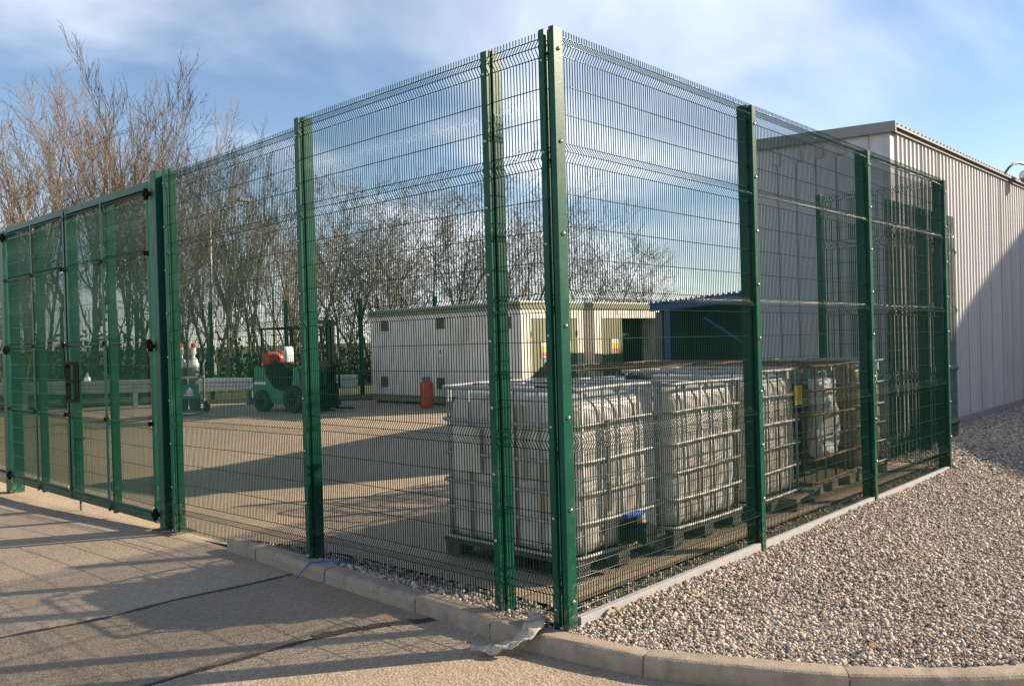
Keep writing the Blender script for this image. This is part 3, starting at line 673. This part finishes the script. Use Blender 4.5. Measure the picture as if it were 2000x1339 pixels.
# large hall out of view on the right, whose shadow falls on the shed and the gravel
hl = thing('industrial_hall', 'large gabled industrial hall standing right of the gravel', 'building', (25, -14, 0))
MB().prism([(13, -.4), (23.2, -.4), (23.2, 7.56), (19.8, 6.93), (18.2, 6.54), (16.4, 6.0), (13, 5.1)], -18, -8).build('low_wing', 'clad2', hl)
MB().prism([(23.2, -.4), (60, -.4), (60, 12), (46, 17.6), (38.6, 16.1), (35.4, 14.55), (28.2, 11), (25.6, 10.0), (24, 9.3), (23.45, 8.65), (23.2, 8.1)], -26, -8.003).build('main_hall', 'clad2', hl)

# ------------------------------------------------------------------ cabins
def cabin(loc_label, x0, x1, y0, y1, zr, cat='cabin', side_panels=True, label='', vents=(), door=None):
    c = thing('steel_cabin', label, 'cabin', (x0, y0, 0), group='steel cabins across the yard')
    body = MB().box(x0+.02, y0+.02, .22, x1-.02, y1-.02, zr-.16)
    if door and door[2]: # open doorway: walls round it
        a_, b_ = door[0], door[1]; body = MB().box(x0+.03, y0+.045, .22, a_, y1-.02, zr-.165).box(b_, y0+.045, .22, x1-.02, y1-.02, zr-.165).box(a_, y0+.045, 1.94, b_, y1-.02, zr-.165).box(a_, y0+2.2, .22, b_, y1-.02, 1.94).box(a_, y0+.045, .2, b_, y0+2.2, .25)
    body.build('core', 'cabin', c)
    n = max(2, round((y1-y0)/.42))
    pme = MB().box(-.006, .006, .22, .03, (y1-y0)/n-.006, zr-.16)
    for i in range(n):
        q = MB().box(x0-.006, y0+(y1-y0)*i/n+.006, .22, x0+.024, y0+(y1-y0)*(i+1)/n-.006, zr-.16); q.build('wall_panel', 'cabin', c, bevel=.004)
    MB().box(x0-.03, y0-.03, zr-.16, x1+.03, y1+.03, zr-.0).build('roof_fascia', 'olive', c, bevel=.01)
    MB().box(x0+.1, y0+.1, zr, x1-.1, y1-.1, zr+.03).build('roof', 'galv', c)
    MB().box(x0+.01, y0+.03, .06, x1-.01, y1-.03, .22).build('skirt', 'olive', c)
    for i in range(6):
        y = y0+.2+(y1-y0-.6)*i/5; MB().box(x0+.0, y, -.02, x0+.2, y+.22, .06).build('foot', 'dark', c)
    return c
A = cabin('', 9.9, 12.03, 9.36, 14.5, 2.29, label='long cream steel cabin with louvred vents and a red gas bottle in front')
for (y, z) in ((13.9, 1.91), (11.85, 1.91), (13.96, .53), (11.89, .52), (9.75, 1.86), (9.78, .55)):
    v = MB().box(9.872, y-.13, z-.13, 9.892, y+.13, z+.13).build('vent', 'olive', A)
    for k in range(5): MB().box(9.855, y-.12, z-.11+k*.048, 9.872, y+.12, z-.085+k*.048).build('louvre', 'dark', v)
sg = MB().box(9.882, 11.80, 1.12, 9.890, 11.96, 1.36).build('warning_sign', 'white', A)
MB().prism([(11.82, 1.20), (11.94, 1.20), (11.88, 1.33)], 9.876, 9.881, 'x').build('warning_triangle', 'yellow', sg)
MB().prism([(11.873, 1.30), (11.887, 1.29), (11.880, 1.265), (11.890, 1.262), (11.876, 1.215), (11.878, 1.25), (11.868, 1.253)], 9.872, 9.8755, 'x').build('bolt_symbol', 'black', sg)
# lit end faces: frames, doors, signs (facing -y)
def endface(c, x0, x1, y, zr, frame=.0):
    MB().box(x0+.0, y-.012, .22, x0+.33, y+.02, zr-.16).build('end_panel', 'cabin', c, bevel=.004)
    MB().box(x1-.14 if x1 > 15 else x1-.22, y-.012, .22, x1-.0, y+.02, zr-.16).build('end_panel', 'cabin', c, bevel=.004)
    MB().box(x0+.33, y-.012, 1.93, x1-.14 if x1 > 15 else x1-.22, y+.02, zr-.16).build('door_header', 'cabin', c, bevel=.004)
def sign(parent, x, y, z, wd=.30, ht=.34):
    s_ = MB().box(x-wd/2, y-.012, z-ht/2, x+wd/2, y, z+ht/2).build('hazard_sign', 'white', parent)
    MB().box(x-wd/2+.015, y-.016, z-ht*.14, x+wd/2-.015, y-.0125, z+ht*.22).build('yellow_band', 'yellow', s_)
    MB().box(x-wd/2+.015, y-.016, z-ht*.45, x+wd/2-.015, y-.0125, z-ht*.17).build('red_band', 'red', s_)
    for k in range(4): MB().box(x-wd/2+.045+(k % 2)*.11, y-.019, z-ht*.40+(k//2)*.045, x-wd/2+.12+(k % 2)*.12, y-.0165, z-ht*.36+(k//2)*.045).build('print_line', 'white', s_)
endface(A, 9.9, 12.03, 9.36, 2.29)
for k, (a, c_) in enumerate(((10.245, 11.02), (11.03, 11.8))):
    d_ = MB().box(a, 9.365, .25, c_, 9.40, 1.92).build('door', 'olive', A, bevel=.004)
    MB().box(a+.62 if k == 0 else a+.05, 9.345, 1.0, a+.66 if k == 0 else a+.09, 9.365, 1.3).build('handle', 'zinc', d_)
    for z in (.5, 1.6): MB().lathe([(.018, -.06), (.018, .06)], 8, (a-.005 if k == 0 else c_+.005, 9.352, z)).build('hinge', 'zinc', d_)
sign(A, 10.71, 9.363, 1.25); sign(A, 11.42, 9.363, 1.25)
B = cabin('', 12.42, 15.2, 9.36, 14.5, 2.29, label='cream steel cabin with one door open and dark inside', door=(13.57, 15.06, True))
endface(B, 12.42, 15.2, 9.36, 2.29)
MB().box(12.75, 9.365, .25, 13.56, 9.40, 1.92).build('door', 'olive', B, bevel=.004)
MB().box(13.58, 9.80, .26, 15.05, 9.85, 1.93).build('doorway_shade', 'dark', B)  # near-black sheet added to paint the shade inside the doorway
MB().add([(15.07, 9.32, .25), (15.04, 9.345, .25), (14.43, 8.925, .25), (14.46, 8.90, .25), (15.07, 9.32, 1.92), (15.04, 9.345, 1.92), (14.43, 8.925, 1.92), (14.46, 8.90, 1.92)], [(0, 3, 2, 1), (4, 5, 6, 7), (0, 1, 5, 4), (1, 2, 6, 5), (2, 3, 7, 6), (3, 0, 4, 7)]).build('open_door', 'olive', B)
sign(B, 13.23, 9.363, 1.27); MB().box(13.35, 9.34, 2.03, 13.75, 9.347, 2.12).build('name_plate', 'white', B)
# blue canopy right of the cabins
cn = thing('blue_canopy', 'blue steel canopy with corrugated roof edge beside the cabins', 'shelter', (13, 6, 0))
b = MB(); pr = corr(3.0, 8.1, .13, .035)
for u, d_ in pr:
    zc = 2.50-(u-3.0)*.055
    for x in (12.85, 16.8): b.v += [(x, u, zc+d_-(.0 if x < 13 else .25)), (x, u, zc-.02-(.0 if x < 13 else .25))]
for i in range(len(pr)-1): k = i*4; b.f += [(k, k+4, k+6, k+2), (k+1, k+3, k+7, k+5), (k, k+1, k+5, k+4)]
b.build('roof_sheet', 'bluesteel', cn)
MB().add([(12.90, 3, 2.28), (12.96, 3, 2.28), (12.96, 8.1, 2.04), (12.90, 8.1, 2.04), (12.90, 3, 2.47), (12.96, 3, 2.47), (12.96, 8.1, 2.20), (12.90, 8.1, 2.20)], [(0, 3, 2, 1), (4, 5, 6, 7), (0, 1, 5, 4), (1, 2, 6, 5), (2, 3, 7, 6), (3, 0, 4, 7)]).build('eaves_beam', 'bluesteel', cn)
for y in (7.7, 5.4, 3.3): MB().box(12.97, y-.09, -.02, 13.12, y+.09, 2.15).build('post', 'bluesteel', cn, bevel=.005)
MB().bar((13.0, 6.75, 1.85), (13.0, 5.45, 1.05), .04, .04).build('brace', 'bluesteel', cn)
MB().box(13.2, 8.0, -.02, 16.6, 8.05, 2.16).build('side_sheet', 'greyp', cn); MB().box(14.3, 3, -.02, 14.35, 8.0, 2.12).build('shade_sheet', 'dark', cn)  # dark sheet set forward under the roof, its colour standing in for shade
MB().box(12.97, 7.82, -.02, 13.14, 8.0, 2.02).build('corner_sheet', 'greyp', cn)

# ------------------------------------------------------------------ yard objects
t = thing('gas_bottle', 'red propane gas bottle standing against the cream cabin', 'gas bottle', (9.3, 11.72, 0), world=False)
MB().lathe([(.10, 0), (.14, .0), (.145, .04), (.152, .06), (.155, .10), (.155, .50), (.148, .56), (.12, .60), (.06, .625), (.03, .63)], 20).build('cylinder', 'red', t, smooth=True)
MB().lathe([(.085, .60), (.09, .60), (.09, .70), (.083, .70)], 16).build('collar', 'greyp', t, smooth=False); MB().lathe([(.022, .62), (.022, .68), (.035, .685), (.035, .70)], 10).build('tap', 'zinc', t)
# welding cylinders on a trolley
tr = thing('cylinder_trolley', 'steel gas cylinder trolley with a green sign board', 'trolley', (5.9, 16.2, 0), R(-50), world=False)
for x in (-.28, .28):
    MB().tube([(x, .22, .05), (x, .22, 1.1), (x, .34, 1.22)], .02, 8).build('upright', 'greyp', tr)
    MB().lathe([(.11, -.03), (.13, -.025), (.13, .025), (.11, .03), (.03, .032)], 16, (x*1.25, .2, .13), 'x').build('wheel', 'rubber', tr)
for z in (.28, .82): MB().bar((-.3, .2, z), (.3, .2, z), .03, .05).build('cross_rail', 'galv', tr)
MB().box(-.30, -.2, .03, .30, .24, .06).build('toe_plate', 'greyp', tr)
MB().bar((-.3, -.17, .82), (.3, -.17, .82), .02, .05).build('retaining_bar', 'galv', tr)
sb = MB().box(-.33, -.20, .33, .33, -.185, .66).build('sign_board', 'teal', tr)
for k, (x, z, a, c_) in enumerate(((-.22, .55, .06, .05), (-.2, .47, .07, .05), (-.22, .40, .08, .04), (.07, .42, .22, .045), (.10, .48, .14, .04))): MB().box(x-a/2+.02, -.206, z-c_/2, x+a/2+.02, -.201, z+c_/2).build('sign_print', 'white', sb)
MB().prism([(.03, .505), (.21, .505), (.12, .61)], -.206, -.201).build('sign_triangle', 'white', sb)
MB().box(-.35, -.5, .0, .35, -.16, .03).build('base_tray', 'galv', tr)
for dx, col_, lab in ((-.15, 'cabin', 'left gas cylinder with red cap on the trolley'), (.15, 'white', 'right gas cylinder with red cap on the trolley')):
    ca, sa = math.cos(R(-50)), math.sin(R(-50))
    g = thing('gas_cylinder', lab, 'gas cylinder', (5.9+dx*ca, 16.2+dx*sa, .062), world=False)
    MB().lathe([(.115, 0), (.115, .95), (.113, .98)], 16).build('cylinder_body', 'greyp', g, smooth=True)
    MB().lathe([(.115, .98), (.113, 1.06), (.09, 1.15), (.05, 1.2), (.035, 1.22), (.035, 1.3)], 16).build('shoulder', col_, g, smooth=True)
    MB().lathe([(.05, 1.28), (.055, 1.3), (.055, 1.44), (.04, 1.46)], 12).build('valve_guard', 'white', g); MB().lathe([(.058, 1.44), (.058, 1.52), (.03, 1.54)], 12).build('cap', 'red', g)
# forklift: built facing +x, turned to face -y
fk = thing('forklift', 'teal forklift truck with red gas bottle on its back', 'forklift', (7.48, 14.05, 0), R(-82), world=False)
body = MB().prism([(-1.02, .28), (-.98, .98), (-.9, 1.02), (-.62, 1.0), (-.42, .86), (-.32, .62), (-.12, .50), (.18, .48), (.30, .52), (.36, 1.0), (.52, 1.02), (.62, .55), (.62, .26), (.3, .2), (-.35, .2), (-.5, .32), (-.8, .34), (-.92, .28)], -.48, .48).build('body', 'teal', fk, bevel=.025)
MB().box(-.62, -.3, .9, -.1, .3, 1.02).build('engine_hood', 'greyp', fk, bevel=.03)
MB().prism([(-.58, .88), (-.30, .55), (-.08, .50), (.18, .50), (.12, .9), (-.05, 1.1), (-.42, 1.1), (-.5, 1.02)], -.485, .485).build('side_cover', 'black', fk, bevel=.01)
MB().box(-.45, -.25, 1.02, .0, .25, 1.12).build('seat', 'rubber', fk, bevel=.03)
MB().prism([(-.34, 1.08), (-.24, 1.06), (-.22, 1.22), (-.28, 1.46), (-.36, 1.48), (-.40, 1.3)], -.12, .12).build('seat_back', 'white', fk, bevel=.03)
MB().lathe([(.05, -.38), (.15, -.35), (.175, -.28), (.175, .28), (.15, .35), (.05, .38)], 18, (-.72, 0, 1.19), 'y').build('gas_bottle', 'red', fk, smooth=True)
for y in (-.2, .2): MB().lathe([(.181, y-.02), (.181, y+.02)], 18, (-.72, 0, 1.19), 'y').build('bottle_strap', 'greyp', fk)
MB().box(-.86, -.3, 1.0, -.58, .3, 1.05).build('bottle_cradle', 'rubber', fk)
MB().tube([(.42, 0, .95), (.28, 0, 1.18)], .02, 8).build('steering_column', 'rubber', fk)
wh = MB(); wh.tube([(.27+.12*math.sin(a)*.35, .15*math.cos(a), 1.19+.12*math.sin(a)) for a in [2*math.pi*k/18 for k in range(18)]], .014, 6, closed=True); wh.build('steering_wheel', 'rubber', fk, smooth=True)
MB().tube([(-.25, .42, 1.0), (-.25, .42, 1.62)], .012, 6).build('beacon_pole', 'greyp', fk); MB().lathe([(.035, 1.52), (.035, 1.64), (.02, 1.67)], 10, (-.25, .42, 0)).build('beacon', 'orange', fk)
for y in (-.45, .45):
    for x, r_ in ((-.68, .25), (.38, .31)):
        wv = MB().lathe([(r_*.5, -.1), (r_*.94, -.1), (r_, -.07), (r_, .07), (r_*.94, .1), (r_*.5, .1)], 24, (x, y, r_), 'y').build('wheel', 'rubber', fk); MB().lathe([(.02, -.105), (r_*.5, -.102), (r_*.5, .102), (.02, .105)], 16, (x, y, r_), 'y').build('rim', 'black', wv)
for y in (-.30, .30): MB().box(.72, y-.05, .06, .84, y+.05, 2.05).build('mast_channel', 'black', fk, bevel=.006)
for y in (-.2, .2): MB().box(.74, y-.025, .06, .82, y+.025, 2.02).build('mast_inner', 'black', fk)
for z in (.3, 1.05, 1.95): MB().box(.73, -.25, z, .80, .25, z+.09).build('mast_cross_member', 'black', fk)
for z in (.12, .5): MB().box(.85, -.45, z, .90, .45, z+.10).build('carriage_plate', 'black', fk)
for k in range(6): MB().box(.86, -.44+k*.17, .6, .885, -.41+k*.17, 1.0).build('load_guard_bar', 'black', fk)
MB().box(.86, -.44, 1.0, .885, .44, 1.04).build('load_guard_top', 'black', fk)
for y in (-.28, .28): MB().box(.9, y-.05, .05, 1.42, y+.05, .09).box(.9, y-.05, .05, .94, y+.05, .62).build('fork', 'black', fk)
for y in (-.42, .42):
    MB().tube([(-.80, y, .95), (-.72, y, 1.86)], .022, 8).build('guard_leg', 'black', fk); MB().tube([(.42, y, .95), (.30, y, 1.86)], .022, 8).build('guard_leg', 'black', fk)
    MB().box(-.78, y-.03, 1.86, .36, y+.03, 1.91).build('guard_side_rail', 'black', fk)
for k in range(8): MB().box(-.76+k*.155, -.39, 1.87, -.73+k*.155, .39, 1.90).build('guard_roof_bar', 'black', fk)
for y in (-.36, .36): MB().lathe([(.06, .0), (.07, .05), (.05, .06)], 12, (.60, y, .92), 'x').build('headlamp', 'white', fk)
MB().box(-.95, -.487, .62, -.55, -.482, .68).build('side_stripe', 'white', fk)
MB().box(-1.035, -.2, .55, -1.01, .2, .75).build('rear_grille', 'black', fk)
# crash barrier (two lengths, split at the forklift)
def barrier(pts, label):
    t = thing('crash_barrier', label, 'barrier', (*pts[0], 0)); t0 = Vector((*pts[0], 0)); t1 = Vector((*pts[1], 0)); d_ = (t1-t0).normalized(); nn = Vector((-d_.y, d_.x, 0)); L = (t1-t0).length
    if nn.dot(Vector((-1, -1, 0))) < 0: nn = -nn
    prof = [(.0, .36), (.05, .40), (.05, .46), (.0, .50), (.0, .56), (.05, .60), (.05, .66), (.0, .70)]
    nseg = max(1, round(L/3.2))
    for k in range(nseg):
        b = MB(); a = t0+d_*(L*k/nseg+.01); c = t0+d_*(L*(k+1)/nseg-.01)
        for q in (a, c):
            for (o_, z) in prof: v = q+nn*o_; b.v.append((v.x, v.y, z))
            for (o_, z) in prof: v = q+nn*(o_-.006); b.v.append((v.x, v.y, z))
        n = len(prof)
        for i in range(n-1): b.f += [(i, i+1, 2*n+i+1, 2*n+i), (n+i, 3*n+i, 3*n+i+1, n+i+1)]
        b.f += [(n-1, 2*n-1, 4*n-1, 3*n-1), (0, 2*n, 3*n, n)]
        b.build('rail', 'galv', t)
    for k in range(int(L/1.6)+1):
        q = t0+d_*min(L-.1, .1+1.6*k)-nn*.07; MB().box(q.x-.06, q.y-.06, -.05, q.x+.06, q.y+.06, .68).build('post', 'greyp', t)
barrier([(1.5, 26.4), (8.05, 17.0)], 'pale steel crash barrier on the left, beyond the gate'); barrier([(8.3, 16.75), (9.85, 15.0)], 'short shaded crash barrier between forklift and cabin')
# far mesh fence in front of the trees
fb = thing('mesh_fence', 'distant green mesh fence in front of the bare trees', 'fence', (8, 20, 0))
p0 = Vector((1.2, 27.4)); dd = Vector((.68, -.733)).normalized()
for k in range(9):
    q = p0+dd*2.1*k; MB().box(q.x-.04, q.y-.04, -.1, q.x+.04, q.y+.04, 2.75).build('post', 'wire', fb)
    if k < 8: wire_panel(fb, (q.x, q.y, .03), (dd.x, dd.y, 0), (-.733, -.68, 0), 2.1, [.7, 1.4, 2.1, 2.65], 2.7, .05, sp=.05, r=.003)
lp = thing('lamp_post', 'tall pale lamp post behind the far fence', 'lamp post', (10.6, 23.9, 0))
MB().lathe([(.09, -.1), (.09, 1.2), (.065, 1.25), (.05, 6.0), (.045, 6.05)], 12, (10.6, 23.9, 0)).build('column', 'white', lp, smooth=True); MB().tube([(10.6, 23.9, 6.0), (10.8, 23.7, 6.25), (11.3, 23.15, 6.35)], .03, 8).build('arm', 'white', lp); MB().box(11.2, 23.0, 6.3, 11.6, 23.2, 6.42).build('lantern', 'greyp', lp, bevel=.03)

# ------------------------------------------------------------------ trees
def tree_mesh(seed, h, stems, spread, upr, nch0=(12, 7, 5), stem_sp=.2, ang=(18, 42), twig_r=.0082):
    rd = random.Random(seed); tv, tf, cv, cf = [], [], [], []
    def seg(vs, fs, pts, rs, k=3):
        n0 = len(vs); m = len(pts); pa = None
        for i in range(m):
            d_ = (pts[min(i+1, m-1)]-pts[max(i-1, 0)]).normalized(); pa = d_.orthogonal().normalized() if pa is None else (pa-d_*pa.dot(d_)).normalized(); q = d_.cross(pa)
            for j in range(k): t = 2*math.pi*j/k; vs.append(pts[i]+rs[i]*(math.cos(t)*pa+math.sin(t)*q))
        for i in range(m-1):
            for j in range(k): fs.append((n0+i*k+j, n0+i*k+(j+1) % k, n0+(i+1)*k+(j+1) % k, n0+(i+1)*k+j))
    def grow(p, d_, L, r, lev):
        ns = (9, 6, 4, 3)[lev]; pts = [p.copy()]; rs = [r]; q = p.copy(); dd_ = d_.copy()
        for i in range(ns):
            wb = (.07, .11, .14, .16)[lev]
            dd_ = (dd_+Vector((rd.gauss(0, wb), rd.gauss(0, wb), rd.gauss(0, wb*.6)+upr*(.05, .10, .10, .06)[lev]))).normalized(); q = q+dd_*L/ns; pts.append(q.copy()); rs.append(max(twig_r*.55, r*(1-.88*((i+1)/ns)**.8)))
        seg(*((tv, tf) if lev <= 1 else (cv, cf)), pts, rs, (6, 4, 3, 3)[lev])
        if lev == 3: return
        nch = nch0[lev]
        for c in range(nch):
            t = (.18 if lev == 0 else .15)+(.80 if lev == 0 else .83)*(c+rd.random())/nch; i = min(ns-1, int(t*ns)); f = t*ns-i; b0 = pts[i].lerp(pts[i+1], f); bd = (pts[i+1]-pts[i]).normalized()
            side = bd.orthogonal().normalized(); side.rotate(Matrix.Rotation(rd.uniform(0, 6.283), 3, bd)); an = R(rd.uniform(*ang))
            nd = (bd*math.cos(an)+side*math.sin(an)*spread).normalized()
            grow(b0, nd, L*(.42 if lev == 0 else .5)*(1.2-.65*t)*rd.uniform(.7, 1.3), max(twig_r, rs[i]*.5), lev+1)
    for s_ in range(stems):
        a = 6.283*(s_+rd.random()*.6)/stems; sp_ = stem_sp*rd.uniform(.3, 1.2)
        grow(Vector((.18*math.cos(a), .18*math.sin(a), -.1)), Vector((sp_*math.cos(a), sp_*math.sin(a), 1)).normalized(), h*rd.uniform(.72, 1.0), h*.0075+.012, 0)
    zmax = max(v.z for v in tv+cv)
    out_ = []
    for nm, vs, fs in (('trunk', tv, tf), ('crown', cv, cf)):
        me = bpy.data.meshes.new(nm); me.from_pydata([v*(h/zmax) for v in vs], [], fs); out_.append(me)
    return out_
TV = [tree_mesh(21, 10, 5, .9, 1.0, (13, 7, 4), .20, (14, 36)), tree_mesh(22, 10, 4, .85, 1.1, (13, 7, 4), .17, (14, 34)), tree_mesh(23, 8, 4, 1.2, .35, (11, 8, 5), .38, (24, 52)), tree_mesh(24, 8, 5, 1.1, .45, (11, 7, 5), .34, (22, 48)), tree_mesh(25, 8, 3, 1.25, .3, (12, 9, 5), .36, (26, 55))]
TREES = [(4.6, 23.9, 8.5, 3, 'bushy bare tree at the left edge'), (6.0, 26.5, 10.0, 0, 'bare multi-stemmed tree second from the left edge'), (7.6, 26.4, 11.4, 1, 'tallest bare tree, above the middle of the gate'), (9.3, 27.6, 10.9, 0, 'tall bare tree just left of the gate post'),
         (9.0, 24.9, 9.6, 1, 'tall bare tree above the gate post'), (10.9, 24.9, 9.4, 3, 'bare tree right of the gate post'), (12.7, 25.6, 9.5, 1, 'spreading bare tree above the third fence panel'),
         (9.0, 22.9, 6.9, 0, 'slender bare tree behind the lamp post'), (10.3, 22.6, 6.3, 1, 'thin young tree right of the lamp post'), (12.0, 21.4, 5.8, 0, 'small bare tree above the forklift'), (12.9, 24.1, 7.7, 2, 'bare tree left of the second fence post'),
         (15.2, 25.4, 8.2, 3, 'bare tree right of the second fence post'), (18.1, 26.7, 7.6, 4, 'bare tree above the left end of the long cabin'), (16.6, 22.7, 6.7, 2, 'low bare tree close behind the long cabin'), (18.4, 24.0, 7.1, 3, 'dense bare tree above the middle of the long cabin'),
         (22.1, 25.4, 8.7, 2, 'tall round bare tree left of the corner panel'), (21.9, 22.6, 7.2, 4, 'bare tree behind the post next to the corner'), (24.6, 22.7, 8.1, 3, 'bare tree seen through the narrow corner panel'),
         (27.3, 22.7, 7.6, 2, 'bare tree right of the corner post'), (28.9, 21.4, 6.7, 4, 'bare tree above the open cabin'), (32.2, 21.6, 6.2, 3, 'last small bare tree on the right, above the canopy'), (20.0, 27.5, 8.2, 2, 'bare tree far behind the long cabin'), (25.5, 26.5, 8.0, 4, 'bare tree in the second row behind the corner')]
rd = random.Random(9)
for i, (x, y, h, v, lab) in enumerate(TREES):
    t = thing('bare_tree', lab, 'tree', (x, y, 0), rd.uniform(0, 6.28), 'bare trees beyond the far fence', world=False)
    hb = (10, 10, 8, 8, 8)[v]; sc = h/hb*(1.14 if i >= 10 else 1.04)
    for me, nm, m in ((TV[v][0], 'trunk', 'trunk'), (TV[v][1], 'crown', 'twig' if v < 2 else 'twig2')):
        o = place(nm, me, m, t, (0, 0, 0), scale=(sc*rd.uniform(.9, 1.1), sc*rd.uniform(.9, 1.1), sc), smooth=False)
# undergrowth: evergreen leaves massed behind the far fence
n = 15000; u = rng.uniform(0, 1, n); base = np.stack([-1+u*24, 30.6-u*22.5*.72], -1)
dens = .55+.45*np.sin(u*37)*np.sin(u*91+1); off = rng.uniform(.6, 4.2, n); hgt = rng.beta(1.1, 1.7, n)*(.8+1.2*dens)*np.where(u < .35, 1.45, 1.0)
cxy = base+off[:, None]*np.array([.733, .68]); c = np.stack([cxy[:, 0], cxy[:, 1], .05+hgt], -1)
a = rng.normal(size=(n, 3)); a /= np.linalg.norm(a, axis=1)[:, None]; b_ = np.cross(a, rng.normal(size=(n, 3))); b_ /= np.linalg.norm(b_, axis=1)[:, None]; sz = rng.uniform(.05, .13, n)[:, None]
V = np.stack([c-a*sz, c-b_*sz*.5, c+a*sz, c+b_*sz*.5], 1).reshape(-1, 3); F = np.arange(n*4).reshape(-1, 4)
me = bpy.data.meshes.new('undergrowth'); me.from_pydata(V.tolist(), [], F.tolist()); o = link('undergrowth', me, 'leaf', kind='stuff'); o['label'] = 'dark evergreen undergrowth beneath the bare trees'; o['category'] = 'undergrowth'

# ------------------------------------------------------------------ small things in the foreground
b = MB(); random.seed(4); nu, nv = 26, 6
path = spline([(.0, .22), (-.09, .14), (-.18, .10), (-.27, .12), (-.36, .20), (-.42, .31)], 6); zp = [.03, .022, .012, -.05, -.082, -.088]
for i, p in enumerate(path):
    f = i/(len(path)-1); z = np.interp(f*5, range(6), zp); wd = .034+.026*math.sin(f*3.1)-.02*f; d_ = (path[min(i+1, len(path)-1)]-path[max(i-1, 0)]).normalized(); n_ = Vector((-d_.y, d_.x))
    for j in range(nv+1):
        s_ = (j/nv-.5)*2; q = p+n_*s_*wd; b.v.append((q.x, q.y, z+.014+.010*math.sin(s_*4+f*17)+.009*math.sin(f*41+s_*3)+random.uniform(-.005, .005)+.012*(1-abs(s_))))
for i in range(len(path)-1):
    for j in range(nv): b.f.append((i*(nv+1)+j, i*(nv+1)+j+1, (i+1)*(nv+1)+j+1, (i+1)*(nv+1)+j))
rag = tag(b.build('rag', 'cloth', smooth=True), 'torn dirty fabric strip draped over the kerb by the corner post', 'rag'); md = rag.modifiers.new('s', 'SOLIDIFY'); md.thickness = .006
tag(MB().tube([(*q, z) for q, z in zip(spline([(-.19, 2.29), (-.155, 2.275), (-.11, 2.24), (-.03, 2.19), (.04, 2.11), (.10, 2.02)], 5), np.interp(np.linspace(0, 5, 26), range(6), [-.092, -.05, .008, .009, .004, .0]))], .0055, 8).build('rope', 'blue', smooth=True), 'blue plastic rope lying over the kerb', 'rope')
rd = random.Random(2)
for k, (x, y, lab) in enumerate(((1.55, -.1, 'dry orange leaf on the gravel near the second panel'), (.32, -.07, 'dry leaf on the gravel beside the corner post'), (2.3, -.9, 'curled brown leaf out on the open gravel'), (.62, -1.35, 'brown leaf on the gravel near the kerb'))):
    b = MB(); L_ = .035
    for i in range(7):
        f = i/6; wv = math.sin(f*math.pi)**.7*.018
        for s_ in (-1, 0, 1): b.v.append((f*L_*2-L_, s_*wv, .012*abs(s_)+.012*math.sin(f*3)))
    for i in range(6):
        for j in (0, 1): b.f.append((i*3+j, i*3+j+1, i*3+4+j, i*3+3+j))
    o = tag(b.build('dead_leaf', 'leafd', smooth=True), lab, 'leaf'); o.location = (x, y, .012); o.rotation_euler = (rd.uniform(-.3, .3), rd.uniform(-.3, .3), rd.uniform(0, 6)); md = o.modifiers.new('s', 'SOLIDIFY'); md.thickness = .0015
